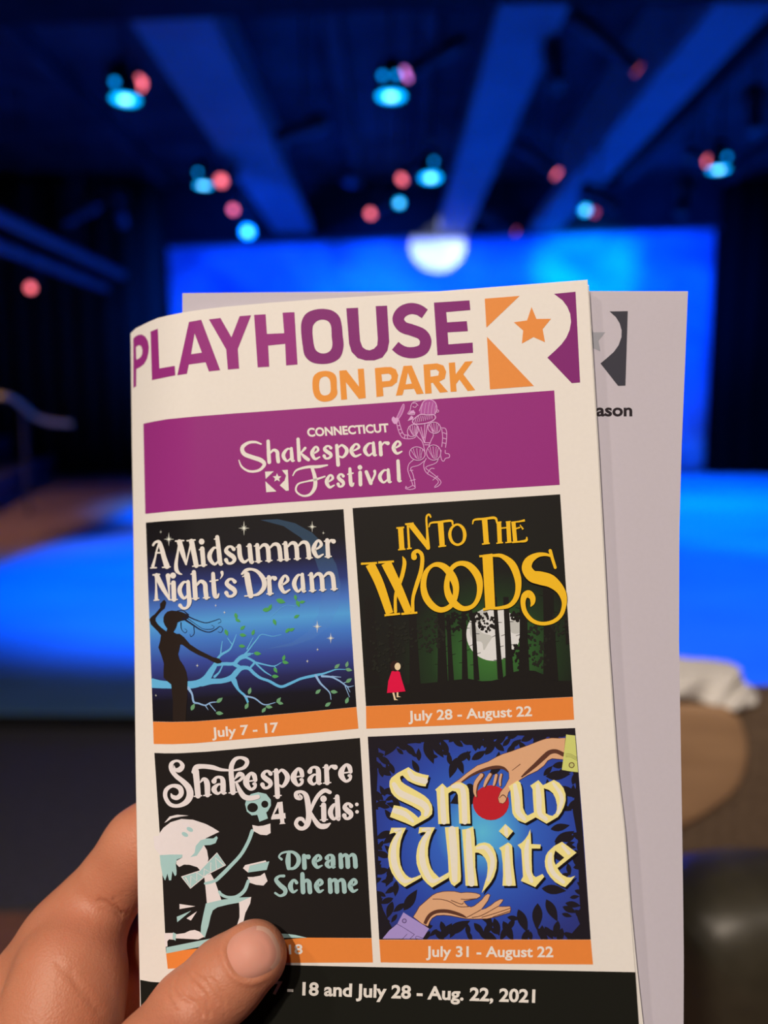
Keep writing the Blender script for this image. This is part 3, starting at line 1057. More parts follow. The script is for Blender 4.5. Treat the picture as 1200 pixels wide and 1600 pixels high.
# --- title lettering
pr = Print()
pr.T(200, 460, 5)
pr.poly([(41, 345), (58, 328), (82, 316), (108, 313), (135, 330), (155, 365), (163, 410), (160, 455), (148, 505), (125, 545), (95, 568), (65, 584), (64, 716), (42, 733)], PURPLE_SHEEN,
        [[(62, 412), (72, 403), (88, 397), (103, 405), (113, 435), (110, 468), (97, 492), (82, 503), (65, 510)]])
pr.poly([(176, 290), (233, 268), (245, 578), (365, 558), (370, 632), (187, 670)], PURPLE_SHEEN)
pr.poly([(476, 215), (572, 198), (720, 592), (632, 602), (606, 530), (475, 548), (460, 620), (385, 632)], PURPLE_SHEEN, [[(520, 305), (577, 455), (493, 467)]])
pr.poly([(632, 195), (722, 184), (808, 335), (872, 170), (962, 163), (858, 425), (868, 580), (780, 587), (767, 430)], PURPLE_SHEEN)
pr.poly([(397, 492), (415, 491), (417, 521.7), (444, 520.6), (441.5, 488.5), (460, 487.7), (464.8, 569.6), (447, 571), (445.6, 537.2), (419, 540), (420.6, 573), (402.6, 574)], PURPLE_SHEEN, raw=True)
pr.T(420, 450, 3.636)
pr.poly([(183, 240), (188, 185), (215, 143), (265, 122), (320, 119), (368, 132), (402, 165), (415, 215), (420, 270), (425, 330), (408, 390), (365, 422), (305, 432), (245, 422), (205, 385), (192, 325)], PURPLE2,
        [[(248, 250), (254, 210), (278, 186), (308, 180), (338, 190), (354, 220), (357, 275), (361, 325), (347, 358), (312, 372), (277, 362), (258, 330)]], smooth=True)
pr.poly([(440, 115), (507, 112), (514, 240), (519, 300), (532, 336), (552, 350), (573, 354), (598, 345), (616, 325), (619, 290), (613, 200), (607, 103), (672, 100), (679, 220), (684, 305), (674, 355), (645, 395), (600, 411), (550, 411), (504, 398), (470, 362), (456, 315)], PURPLE2)
pr.stroke([(886, 147, 60), (850, 124, 62), (803, 117, 64), (757, 136, 66), (735, 177, 66), (760, 220, 66), (815, 240, 66), (868, 262, 66), (891, 300, 66), (878, 345, 64), (836, 365, 64), (788, 366, 62), (748, 352, 60), (718, 328, 58)], PURPLE2, cap=False)
pr.poly([(938, 83), (1140, 70), (1145, 125), (1008, 137), (1013, 195), (1125, 188), (1131, 245), (1016, 252), (1020, 320), (1158, 310), (1161, 368), (958, 382)], PURPLE2)
OR = I(238, 146, 58)
pr.poly([(248, 560), (252, 508), (278, 480), (318, 471), (358, 478), (383, 505), (387, 565), (388, 605), (360, 636), (315, 646), (277, 634), (256, 605)], OR, [[(286, 560), (290, 522), (306, 506), (328, 504), (346, 522), (351, 560), (350, 590), (336, 606), (312, 610), (294, 597)]], smooth=True)
pr.poly([(400, 470), (440, 466), (512, 560), (505, 460), (540, 458), (551, 625), (512, 630), (438, 535), (445, 632), (411, 636)], OR)
pr.poly([(602, 455), (660, 449), (695, 449), (722, 463), (735, 495), (728, 535), (700, 558), (648, 565), (652, 614), (612, 619)], OR, [[(640, 490), (680, 486), (695, 495), (697, 512), (687, 527), (644, 531)]])
pr.poly([(765, 443), (812, 440), (880, 600), (840, 604), (825, 572), (768, 577), (760, 608), (722, 612)], OR, [[(790, 480), (812, 543), (777, 547)]])
pr.poly([(878, 435), (955, 428), (992, 440), (1008, 475), (1000, 515), (968, 532), (1018, 590), (972, 595), (932, 538), (921, 540), (926, 598), (888, 601)], OR, [[(917, 466), (950, 462), (967, 475), (963, 497), (919, 504)]])
pr.poly([(1022, 425), (1058, 422), (1062, 490), (1115, 418), (1160, 415), (1105, 490), (1173, 580), (1130, 585), (1083, 520), (1064, 545), (1067, 588), (1033, 590)], OR)
tag(pr.build('title_lettering', book), 'purple and orange theater name across the top of the cover')

# --- logo
pr = Print().T(740, 440, 4.615)
pr.poly([(80, 123), (332, 103), (92, 332)], ORANGE)
pr.poly([(96, 397), (435, 753), (118, 777)], ORANGE)
pr.poly([(418, 183), (453, 269), (558, 268), (498, 343), (515, 437), (432, 400), (348, 447), (357, 352), (290, 293), (385, 280)], ORANGE)
RP = [(580, 88), (735, 73), (768, 727), (708, 732), (532, 548), (585, 500), (632, 454), (668, 405), (692, 350), (703, 290), (696, 230), (675, 180), (642, 135)]
pr.poly(RP, PURPLE2)
tag(pr.build('star_logo', book), 'orange and purple star logo in the top corner')

# --- banner
pr = Print()
pr.poly([(224, 662), (240, 658.6), (261, 655), (302, 651), (366, 646), (430, 641.5), (640, 626.5), (866, 610), (870, 684), (874.5, 757.5), (640, 772), (430, 786), (302, 796), (260, 799.5), (227, 803)], PURPLE_SHEEN, raw=True)
banner = tag(pr.build('banner', book), 'purple banner')
bl = Print()
bl.lay = 10
bl.T(360, 620, 3.333)
bl.text('CONNECTICUT', (402, 207), (826, 182), 43, CREAM, bold=0.035, lean=-0.05)
bl.stroke([(160, 246, 8), (130, 236, 12), (92, 240, 15), (62, 265, 20), (72, 297, 22), (115, 315, 22), (158, 330, 23), (177, 352, 18), (150, 382, 14), (100, 388, 12), (60, 365, 10), (44, 330, 5)], CREAM)
bl.word([('h', 190, 262), ('a', 266, 340), ('k', 346, 416), ('e', 416, 474), ('s', 478, 538), ('p', 546, 618), ('e', 620, 688), ('a', 690, 768), ('r', 772, 836), ('e', 840, 902)], ((190, 345), (900, 297)), 70, CREAM, th=.28, tn=.11, serif=False, asc=1.62, desc=.5, lean=-.03)
bl.stroke([(325, 410, 6), (345, 382, 10), (400, 366, 14), (455, 364, 16), (505, 356, 8)], CREAM)
bl.stroke([(425, 368, 16), (440, 420, 20), (440, 470, 20), (415, 508, 14), (375, 515, 10), (342, 490, 10), (352, 455, 9), (400, 440, 8), (440, 432, 12), (492, 415, 8)], CREAM)
bl.word([('e', 492, 550), ('s', 551, 602), ('t', 606, 652), ('i', 655, 700), ('v', 700, 768), ('a', 768, 845), ('l', 850, 902)], ((492, 478), (900, 440)), 70, CREAM, th=.28, tn=.11, serif=False, asc=1.55, lean=-.03)
# small white logo
bl.poly([(180, 390), (226, 388), (184, 428)], CREAM)
bl.poly([(182, 440), (240, 493), (187, 497)], CREAM)
bl.poly([(243 + 24 * math.sin(k * math.pi / 5) * (1 if k % 2 == 0 else .45), 422 - 24 * math.cos(k * math.pi / 5) * (1 if k % 2 == 0 else .45)) for k in range(10)], CREAM)
bl.poly([(268, 382), (299, 380), (304, 488), (290, 490), (257, 461), (282, 436), (290, 410)], CREAM)
bl.build('lettering', banner)
# line drawing of a costumed man
dr = Print()
dr.lay = 10
dr.T(600, 610, 9.412)
LN = I(222, 160, 196)
LN2 = I(190, 100, 160)
LN3 = I(176, 78, 146)
dr.poly([(180, 420), (215, 340), (280, 205), (297, 240), (270, 330), (222, 408)], LN2)
dr.stroke([(180, 420), (215, 340), (280, 205), (297, 240), (270, 330), (222, 408)], LN, closed=True, w=9)
dr.poly([(112, 430), (135, 385), (165, 405), (200, 400), (215, 425), (195, 480), (150, 492)], LN, smooth=True)
for s in ([(185, 480), (215, 600), (265, 690), (340, 712), (440, 700), (485, 655)], [(215, 430), (240, 525), (285, 640), (350, 660)], [(200, 520), (235, 515)], [(215, 580), (255, 570)], [(235, 640), (275, 615)], [(300, 700), (310, 655)], [(345, 705), (345, 665)],
          [(490, 520), (482, 660), (560, 750), (600, 890)], [(655, 480), (725, 640), (690, 740), (650, 850)], [(500, 530), (590, 765)], [(545, 540), (590, 760)], [(640, 500), (595, 770)], [(600, 500), (592, 700)], [(590, 770), (680, 770)], [(598, 800), (668, 800)],
          [(840, 550), (900, 560), (922, 620), (918, 740), (905, 840)], [(850, 570), (862, 690), (850, 830)], [(870, 620), (915, 640)], [(865, 700), (915, 715)], [(860, 770), (910, 780)],
          [(840, 880), (835, 960), (850, 1025), (880, 1040), (905, 1000), (960, 985), (955, 935), (905, 925), (900, 880)],
          [(440, 1015), (370, 1080), (350, 1160), (370, 1240), (405, 1330), (425, 1400)], [(590, 1040), (510, 1100), (395, 1140), (425, 1230), (445, 1320), (458, 1420)],
          [(380, 1180), (425, 1175)], [(385, 1330), (460, 1310)], [(320, 1415), (322, 1445), (390, 1458), (460, 1435), (425, 1400), (350, 1435), (325, 1412)],
          [(620, 1000), (585, 1080), (595, 1160), (640, 1225), (760, 1295), (800, 1350), (745, 1415)], [(805, 1000), (760, 1070), (615, 1130), (680, 1195), (765, 1265), (838, 1345), (800, 1405), (745, 1430)],
          [(640, 1220), (690, 1150), (740, 1150)], [(720, 1320), (790, 1260)], [(545, 150), (440, 170), (400, 215), (385, 290), (350, 345), (440, 355), (455, 320)], [(430, 190), (465, 185), (500, 222)], [(425, 240), (460, 250), (480, 225)]):
    dr.stroke(s, LN, w=11, n=5)
dr.poly([(395, 300), (440, 290), (455, 340), (350, 350)], LN)
dr.poly([(400, 370), (435, 395), (425, 425), (345, 452)], LN)
dr.poly([(520, 300), (560, 200), (600, 150), (680, 135), (750, 175), (778, 260), (762, 330), (740, 360), (620, 345), (540, 350)], LN3, smooth=True)
for k in range(9):
    x = 545 + k * 25
    dr.stroke([(x, 345), (x + 8, 260), (x + 25, 170 + 2 * abs(k - 4) ** 2)], LN2 if k % 2 else LN, w=7, n=4)
dr.stroke([(520, 300), (560, 200), (600, 150), (680, 135), (750, 175), (778, 260), (755, 345)], LN, w=12)
dr.ell(788, 305, 22, 22, LN)
dr.ell(788, 305, 12, 12, PURPLE_SHEEN)
dr.stroke([(420, 450), (465, 400), (540, 355), (640, 360), (735, 360), (755, 410), (690, 460), (580, 490), (450, 492)], LN, closed=True, w=16)
for k in range(9):
    dr.stroke([(450 + k * 32, 480 - k * 8), (480 + k * 28, 385 - k * 2)], LN, w=9)
for cx, cy, rx, ry, rot in ((425, 590, 75, 95, .5), (740, 550, 92, 82, .25), (490, 930, 115, 98, .25), (730, 915, 105, 112, -.1)):
    dr.stroke([(cx + rx * math.cos(q) * math.cos(rot) - ry * math.sin(q) * math.sin(rot), cy + rx * math.cos(q) * math.sin(rot) + ry * math.sin(q) * math.cos(rot)) for q in [k * math.pi / 6 for k in range(12)]], LN, closed=True, w=12)
    for k in (-2, -1, 0, 1, 2):
        a = k * .36
        dr.stroke([(cx + rx * .85 * math.sin(a * 1.5) - 8, cy - ry * .8 * math.cos(a)), (cx + rx * .55 * math.sin(a * 1.8), cy), (cx + rx * .5 * math.sin(a) + 20, cy + ry * .85 * math.cos(a))], LN, w=8, n=4)
tag(dr.build('line_drawing', banner), 'thin pink line drawing of a man in old costume')

# --- poster panels -------------------------------------------------------------
def strip_text(panel, T, s, a, b, h, name='date_text'):
    tx = Print()
    tx.lay = 10
    tx.T(*T)
    tx.text(s, a, b, h, CREAM, bold=0.022, lean=0.0)
    tx.build(name, panel)


# 1: night sky, tree and dancing woman
M1 = (215, 780, 3.3333)
def uv1(x, y):
    u = (x - 228) / 330
    return u, 1 - (y - (817 - 24 * u)) / (311 + 4 * u)
NIGHT = ramp_mat('night_gradient', [(0.0, (27, 22, 22)), (.10, (28, 24, 32)), (.19, (44, 42, 84)), (.29, (60, 74, 150)), (.40, (72, 122, 196)), (.48, (88, 160, 222)), (.56, (78, 118, 190)), (.66, (50, 60, 118)), (.76, (38, 36, 62)), (.86, (30, 26, 28)), (1.0, (28, 24, 24))])
pr = Print().T(*M1)
pr.poly([(43, 122), (150, 113), (300, 104), (640, 81), (1072, 52), (1106, 570), (1140, 1082), (870, 1108), (600, 1132), (450, 1146), (300, 1157), (180, 1160), (80, 1158)], NIGHT)
pr.poly([(80, 1159), (180, 1161), (300, 1158), (450, 1147), (600, 1133), (870, 1109), (1140, 1083), (1150, 1195), (870, 1222), (600, 1245), (450, 1258), (300, 1271), (180, 1276), (84, 1275)], STRIP)
p1 = tag(pr.build('show_panel', book, uv1), 'night sky poster with dancing woman and tree')
TINT = paper('moon_tint', ink(120, 170, 235))
nt = TINT.node_tree
mx = nt.nodes.new('ShaderNodeMixShader')
tr = nt.nodes.new('ShaderNodeBsdfTransparent')
mx.inputs[0].default_value = 0.13
nt.links.new(tr.outputs[0], mx.inputs[1])
nt.links.new(nt.nodes['Principled BSDF'].outputs[0], mx.inputs[2])
nt.links.new(mx.outputs[0], nt.nodes['Material Output'].inputs[0])
al = Print()
al.lay = 20
al.T(*M1)
al.clip = [al.P(p) for p in ((43, 122), (1072, 52), (1140, 1083), (600, 1131), (300, 1156.5), (80, 1157.5))]
al.poly([(640, 108), (730, 104), (820, 125), (910, 175), (985, 250), (1035, 340), (1057, 440), (1047, 560), (1000, 660), (920, 725), (800, 765), (660, 782), (800, 748), (890, 690), (940, 600), (960, 500), (950, 390), (915, 285), (850, 200), (760, 140)], TINT)
LB, LB2 = I(104, 178, 236), I(150, 180, 226)
GR, GR2 = I(84, 160, 84), I(112, 158, 112)
SIL = I(44, 32, 26)
al.T(230, 930, 7.5)
for s in ([(52, 1030, 112), (160, 1045, 92), (300, 1052, 84), (480, 1052, 88), (600, 1032, 84), (690, 980, 86), (750, 890, 72), (800, 810, 52), (830, 740, 30), (870, 695, 28), (960, 640, 22), (1000, 575, 16), (1045, 460, 7)],
          [(790, 815, 38), (900, 805, 40), (1010, 803, 40), (1055, 765, 46), (1110, 720, 44), (1200, 690, 34)],
          [(640, 1030, 80), (750, 1010, 66), (880, 1003, 58), (990, 965, 66), (1045, 900, 58), (1100, 850, 44), (1180, 850, 38)],
          [(1010, 803, 44), (1090, 848, 42)], [(880, 830, 14), (845, 900, 18), (790, 955, 30)], [(860, 700, 16), (868, 620, 12), (880, 540, 8)], [(990, 570, 12), (940, 500, 6)],
          [(1000, 990, 44), (1035, 1060, 32), (1085, 1125, 26), (1150, 1180, 22), (1185, 1250, 12)]):
    al.stroke(s, LB)
for s in ([(480, 1085, 34), (525, 1160, 22), (545, 1250, 22), (600, 1267, 18), (680, 1290, 16), (740, 1260, 14), (820, 1250, 8)], [(680, 1290, 12), (715, 1345, 4)], [(730, 1275, 12), (800, 1358, 8)]):
    al.stroke(s, LB2)
al.T(340, 930, 5.217)
for s in ([(60, 690, 32), (130, 660, 36), (190, 602, 28), (250, 596, 26), (300, 640, 26), (350, 675, 22), (420, 700, 22), (512, 745, 22), (590, 720, 22), (680, 680, 20), (790, 655, 22), (860, 640, 16), (920, 620, 12), (970, 605, 8), (1040, 605, 5)],
          [(150, 552, 22), (180, 522, 20), (230, 508, 18), (280, 530, 18), (300, 550, 18), (265, 592, 16)], [(300, 545, 16), (380, 565, 12), (460, 578, 9), (520, 548, 5)],
          [(315, 560, 14), (380, 620, 12), (435, 655, 7)], [(460, 578, 8), (480, 600, 4)], [(215, 490, 18), (250, 450, 12), (320, 360, 9), (360, 320, 6), (450, 335, 5), (520, 320, 3)],
          [(240, 440, 9), (290, 345, 4)], [(220, 487, 12), (290, 475, 7)], [(140, 690, 28), (170, 770, 18), (220, 820, 16), (245, 880, 7)], [(640, 90, 3), (540, 90, 3), (430, 180, 3)]):
    al.stroke(s, LB)
for s in ([(800, 655, 20), (840, 720, 15), (910, 790, 9), (925, 850, 5)], [(850, 660, 18), (930, 668, 14), (1000, 703, 12), (1060, 745, 9), (1110, 738, 3)], [(930, 662, 10), (1005, 668, 5)], [(1040, 740, 8), (1075, 830, 4)],
          [(1030, 715, 6), (1060, 705, 3)], [(1060, 750, 8), (1080, 790, 3)], [(220, 822, 14), (300, 840, 12), (380, 892, 9), (470, 875, 5)]):
    al.stroke(s, LB2)
rnd = random.Random(3)
for x, y, l, a in ((150, 170, 55, 1.4), (165, 205, 50, .5), (205, 265, 52, -.7), (72, 305, 58, 1.2), (207, 325, 58, .1), (290, 303, 52, -1.2), (200, 415, 55, .1), (465, 220, 56, 1.2), (645, 172, 52, -.5), (570, 287, 52, -.9), (605, 280, 52, -.4),
                   (400, 118, 70, -.1), (428, 97, 56, -1.1), (515, 48, 80, .3), (635, 20, 50, 1.4), (655, 70, 60, 1.2), (690, 55, 50, -.2), (325, 475, 62, .1), (540, 510, 52, -1.3), (553, 548, 56, .2), (472, 612, 52, 1.0), (470, 662, 58, .05)):
    al.leafshape(x, y, l, a, GR, .5)
for x, y, l, a in ((975, 578, 56, -.7), (1055, 563, 52, -1.3), (1070, 608, 58, .2), (1070, 695, 60, -.6), (820, 785, 56, -.7), (950, 788, 60, .1), (1055, 857, 58, -1.2), (900, 890, 58, -.6), (262, 780, 58, -1.3), (238, 902, 58, -1.1), (498, 855, 55, -.9), (512, 880, 50, .2), (420, 910, 58, .15), (378, 935, 54, -.9), (15, 855, 56, -.6), (15, 962, 60, .1)):
    al.leafshape(x, y, l, a, GR2, .5)
al.T(230, 930, 7.5)
for x, y, l, a in ((535, 1310, 90, -1.1), (850, 1230, 90, -.7), (848, 1383, 90, .1)):
    al.leafshape(x, y, l, a, GR2, .5)
al.poly([(200, 52), (222, 80), (217, 110), (203, 155), (165, 185), (125, 230), (98, 268), (98, 300), (125, 340), (165, 380), (225, 425), (234, 392), (205, 350), (190, 310), (190, 260), (205, 225), (235, 192), (285, 178), (345, 185), (400, 195), (450, 215), (500, 250), (450, 290), (390, 302), (355, 318), (348, 350), (335, 385), (307, 432), (345, 452), (380, 452), (430, 490), (500, 573), (600, 640), (700, 690), (770, 725), (840, 742), (872, 775), (860, 795), (820, 800), (770, 780), (690, 737), (590, 695), (500, 645), (415, 582), (386, 577), (376, 640), (362, 690), (380, 755), (430, 830), (458, 895), (473, 980), (470, 1080), (472, 1180), (460, 1300), (452, 1475), (300, 1476), (302, 1250), (288, 1130), (280, 1045), (225, 1000), (192, 965), (190, 900), (195, 800), (165, 700), (130, 612), (150, 540), (160, 470), (125, 425), (85, 385), (45, 345), (24, 285), (50, 250), (85, 225), (125, 180), (152, 145), (150, 100), (180, 68)], SIL)
HAIR = I(34, 30, 50)
for s in ([(450, 235, 16), (560, 285, 12), (680, 322, 9), (780, 300, 7), (848, 278, 5), (862, 310, 4), (830, 328, 4)], [(420, 270, 24), (540, 350, 18), (620, 402, 13), (720, 432, 10), (800, 400, 8), (850, 365, 6), (885, 392, 5), (865, 435, 4), (828, 428, 4)],
          [(460, 262, 8), (570, 340, 6), (660, 395, 5), (760, 395, 5), (782, 368, 4), (755, 350, 4)], [(395, 320, 12), (400, 395, 8), (440, 440, 6), (465, 415, 4), (438, 392, 4)], [(545, 370, 9), (548, 450, 6), (510, 485, 5), (500, 455, 4)], [(350, 183, 8), (420, 180, 10), (480, 228, 16)]):
    al.stroke(s, HAIR)
STAR = I(236, 226, 204)
al.T(340, 930, 5.217)
for x, y, r in ((812, 255, 52), (922, 350, 46), (815, 443, 17), (732, 538, 17), (55, 140, 17)):
    al.star(x, y, r, STAR)
al.T(220, 820, 6.667)
for x, y, r in ((208, 75, 20), (292, 150, 72), (1075, 35, 78), (780, 840, 20)):
    al.star(x, y, r, STAR)
al.T(360, 820, 6.667)
for x, y, r in ((852, 20, 62), (968, 85, 22)):
    al.star(x, y, r, STAR)
al.T(230, 930, 7.5)
for x, y, r in ((587, 825, 26), (102, 1175, 20)):
    al.star(x, y, r, STAR)
al.build('illustration', p1)
tl = Print()
tl.lay = 240
tl.T(220, 820, 6.667)
for s in ([(192, 190, 22), (168, 260, 18), (150, 340, 20), (126, 430, 34)], [(128, 212, 24), (150, 183, 24), (190, 178, 36), (215, 240, 46), (242, 340, 50), (272, 432, 58)], [(155, 292, 17), (232, 290, 17)], [(102, 450, 14), (162, 446, 14)], [(226, 444, 14), (306, 438, 14)],
          [(362, 170, 16), (446, 164, 16)], [(402, 185, 22), (385, 290, 24), (368, 400, 36), (372, 470, 42), (400, 505, 26), (428, 516, 10)], [(402, 178, 54), (435, 290, 50), (472, 412, 20)], [(472, 412, 16), (500, 290, 18), (526, 180, 22)], [(528, 172, 54), (552, 290, 52), (578, 425, 50)], [(482, 166, 16), (565, 158, 16)], [(540, 432, 14), (625, 424, 14)],
          [(128, 522, 16), (195, 516, 16)], [(155, 530, 16), (160, 650, 20), (162, 770, 36)], [(138, 787, 14), (188, 782, 14)], [(165, 528, 50), (225, 650, 50), (298, 776, 24)], [(300, 776, 12), (292, 660, 22), (286, 570, 40), (284, 530, 50)], [(845, 495, 34), (848, 525, 22), (828, 562, 6)]):
    tl.stroke(s, CREAM)
tl.word([('i', 618, 690), ('d', 697, 868), ('s', 866, 1012), ('u', 1015, 1190)], ((655, 428), (1973, 337)), 190, CREAM, th=.25, tn=.085, asc=1.52, lean=-.08)
tl.word([('m', 1196, 1488), ('m', 1490, 1786), ('e', 1780, 1922), ('r', 1925, 2045)], ((655, 428), (1973, 337)), 188, CREAM, th=.25, tn=.085, lean=-.04)
tl.word([('i', 310, 384), ('g', 382, 545), ('h', 540, 715), ('t', 712, 838), ('s', 866, 1018)], ((345, 788), (940, 752)), 195, CREAM, th=.25, tn=.085, asc=1.45, desc=.5, lean=-.04)
tl.T(360, 820, 6.667)
for s in ([(172, 520, 62), (190, 630, 62), (212, 738, 58)], [(120, 512, 22), (160, 475, 34), (215, 463, 28), (285, 490, 36), (345, 568, 50), (350, 650, 48), (295, 718, 34), (225, 738, 16)], [(150, 742, 14), (240, 738, 14)], [(128, 540, 12), (190, 505, 12)]):
    tl.stroke(s, CREAM)
tl.word([('r', 385, 500), ('e', 500, 642), ('a', 642, 802), ('m', 825, 1112)], ((430, 724), (1090, 676)), 190, CREAM, th=.25, tn=.085, lean=-.04)
tl.build('lettering', p1)
strip_text(p1, M1, 'July 7 - 17', (388, 1240), (735, 1212), 50)

# 2: forest at night with a big moon
M2 = (540, 760, 3.2432)
def uv2(x, y):
    u = (x - 551) / 340
    return u, 1 - (y - (794 - 21 * u)) / (309 + 5 * u)
WOODS = ramp_mat('forest_gradient', [(0.0, (66, 116, 50)), (.15, (52, 90, 42)), (.28, (38, 54, 31)), (.42, (33, 31, 26)), (1.0, (31, 26, 24))], 'radial', (.64, .22))
pr = Print().T(*M2)
art2 = [(35, 110), (560, 75), (1087, 40), (1120, 560), (1152, 1066), (630, 1092), (103, 1113), (70, 600)]
pr.poly(art2, WOODS)
pr.poly([(103, 1114), (630, 1093), (1152, 1067), (1158, 1182), (630, 1207), (105, 1228)], STRIP)
p2 = tag(pr.build('show_panel', book, uv2), 'dark forest poster with big moon and yellow lettering')
al = Print()
al.lay = 20
al.T(*M2)
al.clip = [al.P(p) for p in ((35, 110), (1087, 40), (1152, 1066), (103, 1113))]
FD, FD2 = I(32, 27, 24), I(38, 36, 29)
MOON, MOON2 = I(226, 216, 206), I(196, 188, 176)
al.ell(748, 748, 136, 136, MOON, n=48)
for pts in ([(640, 690), (690, 740), (740, 760), (720, 800), (700, 830), (690, 790), (650, 780), (630, 740)], [(830, 690), (880, 670), (885, 740), (840, 740)], [(660, 640), (720, 630), (700, 680), (650, 690)]):
    al.poly(pts, MOON2, smooth=True)
al.poly([(99, 1035), (180, 1018), (300, 1003), (400, 998), (480, 990), (560, 980), (620, 974), (690, 987), (740, 985), (790, 974), (830, 945), (900, 930), (960, 935), (1020, 960), (1060, 985), (1147, 985), (1152, 1065), (630, 1091), (103, 1112)], FD)
for x0, y0, x1, y1, w in ((120, 560, 140, 1010, 60), (225, 600, 240, 1000, 30), (335, 560, 352, 1000, 46), (482, 600, 492, 990, 44), (520, 650, 535, 985, 24), (598, 600, 605, 980, 26), (645, 640, 664, 982, 24), (755, 560, 785, 975, 24), (812, 560, 832, 962, 34), (900, 560, 905, 960, 46), (1025, 480, 1040, 985, 64), (1110, 500, 1135, 800, 30)):
    al.stroke([(x0, y0, w * .8), ((x0 + x1) / 2, (y0 + y1) / 2, w * .9), (x1, y1, w * 1.2)], FD, cap=False)
    for k in range(5):
        y = y0 + (y1 - y0) * (k + 1) / 6.5
        xm = x0 + (x1 - x0) * (k + 1) / 6.5
        s = 1 if k % 2 else -1
        al.stroke([(xm, y, 4), (xm + s * (w * .5 + 16), y - 8 + 10 * (k % 3), 2)], FD, cap=False)
rnd = random.Random(11)
def clump(x, y, rx, ry, n, m, s=16):
    l0 = al.lay
    for k in range(n):
        al.lay = l0 + k % 20
        a, q = rnd.random() * 6.283, math.sqrt(rnd.random())
        al.leafshape(x + rx * q * math.cos(a), y + ry * q * math.sin(a), rnd.uniform(.7, 1.5) * s, rnd.random() * 3.14, m, .7)
    al.lay = l0 + 4
clump(715, 690, 46, 50, 46, FD)
clump(640, 655, 55, 30, 34, FD)
clump(865, 655, 30, 26, 24, FD)
clump(880, 860, 52, 60, 50, FD)
clump(905, 790, 28, 60, 24, FD)
clump(430, 750, 70, 90, 60, FD2)
clump(560, 690, 60, 50, 50, FD)
clump(240, 760, 120, 110, 60, FD2)
clump(980, 800, 60, 130, 60, FD2)
clump(1090, 690, 50, 70, 40, FD2)
clump(200, 900, 90, 60, 30, FD2)
# small figure in a red coat
al.lay = 230
RED, SKIN, DKH = I(228, 22, 66), I(240, 205, 160), I(52, 30, 26)
al.T(560, 930, 3.4286)
al.poly([(178, 408), (205, 402), (222, 412), (232, 450), (252, 515), (205, 520), (153, 524), (160, 460)], RED)
al.poly([(205, 520), (214, 520), (214, 540), (228, 545), (205, 547)], SKIN)
al.poly([(182, 522), (192, 522), (200, 555), (213, 562), (192, 562)], SKIN)
al.ell(197, 380, 26, 29, DKH)
al.ell(210, 382, 16, 20, SKIN)
al.build('illustration', p2)
tl = Print()
tl.lay = 260
YE = I(246, 184, 36)
DKE = I(20, 14, 10)
def yellow(strokes, k, d, m):
    for s, cap in strokes:
        tl.stroke(s, m, k=k, d=d, cap=cap)
SG = [([(465, 245, 58), (480, 485, 58)], 0), ([(418, 248, 18), (505, 240, 18)], 0), ([(438, 487, 16), (520, 480, 16)], 0),
      ([(545, 215, 24), (560, 475, 26)], 0), ([(515, 206, 20), (610, 196, 20)], 0), ([(535, 477, 16), (588, 470, 16)], 0), ([(575, 205, 64), (680, 340, 60), (765, 455, 48)], 0), ([(768, 465, 46), (760, 300, 26), (750, 160, 22), (757, 112, 22), (782, 100, 22), (797, 126, 18)], 1),
      ([(778, 235, 12), (800, 192, 20), (900, 180, 24), (1022, 168, 26), (1040, 208, 18)], 1), ([(905, 180, 62), (925, 450, 58)], 0), ([(882, 453, 16), (968, 443, 16)], 0),
      ([(28, 642, 24), (205, 632, 22)], 0), ([(128, 645, 104), (232, 860, 98), (345, 1190, 82)], 0), ([(218, 628, 24), (392, 615, 22)], 0), ([(305, 630, 112), (430, 890, 98), (555, 1180, 84)], 0), ([(288, 1210, 24), (460, 1192, 22)], 0), ([(473, 1195, 24), (650, 1180, 22)], 0),
      ([(408, 1170, 36), (408, 1020, 34), (430, 920, 42), (480, 780, 44), (506, 660, 44), (505, 605, 38), (488, 562, 8)], 1), ([(600, 1170, 36), (602, 1020, 36), (640, 880, 44), (688, 730, 46), (705, 610, 44), (695, 535, 42), (652, 500, 40), (612, 525, 48), (614, 570, 64)], 1)]
RINGS = [[(1008, 322, 36), (1030, 245, 28), (1092, 208, 24), (1150, 245, 34), (1173, 320, 40), (1155, 398, 30), (1095, 432, 26), (1035, 400, 32)],
         [(716, 880, 66), (742, 745, 54), (805, 668, 40), (880, 650, 56), (962, 690, 76), (1040, 790, 86), (1076, 905, 70), (1058, 1040, 56), (1000, 1120, 54), (910, 1150, 60), (822, 1110, 74), (745, 1010, 76)],
         [(974, 880, 62), (1000, 745, 52), (1060, 662, 50), (1142, 636, 54), (1232, 670, 74), (1312, 770, 82), (1340, 890, 66), (1320, 1020, 52), (1260, 1108, 46), (1160, 1136, 56), (1070, 1090, 78), (1000, 1000, 78)]]
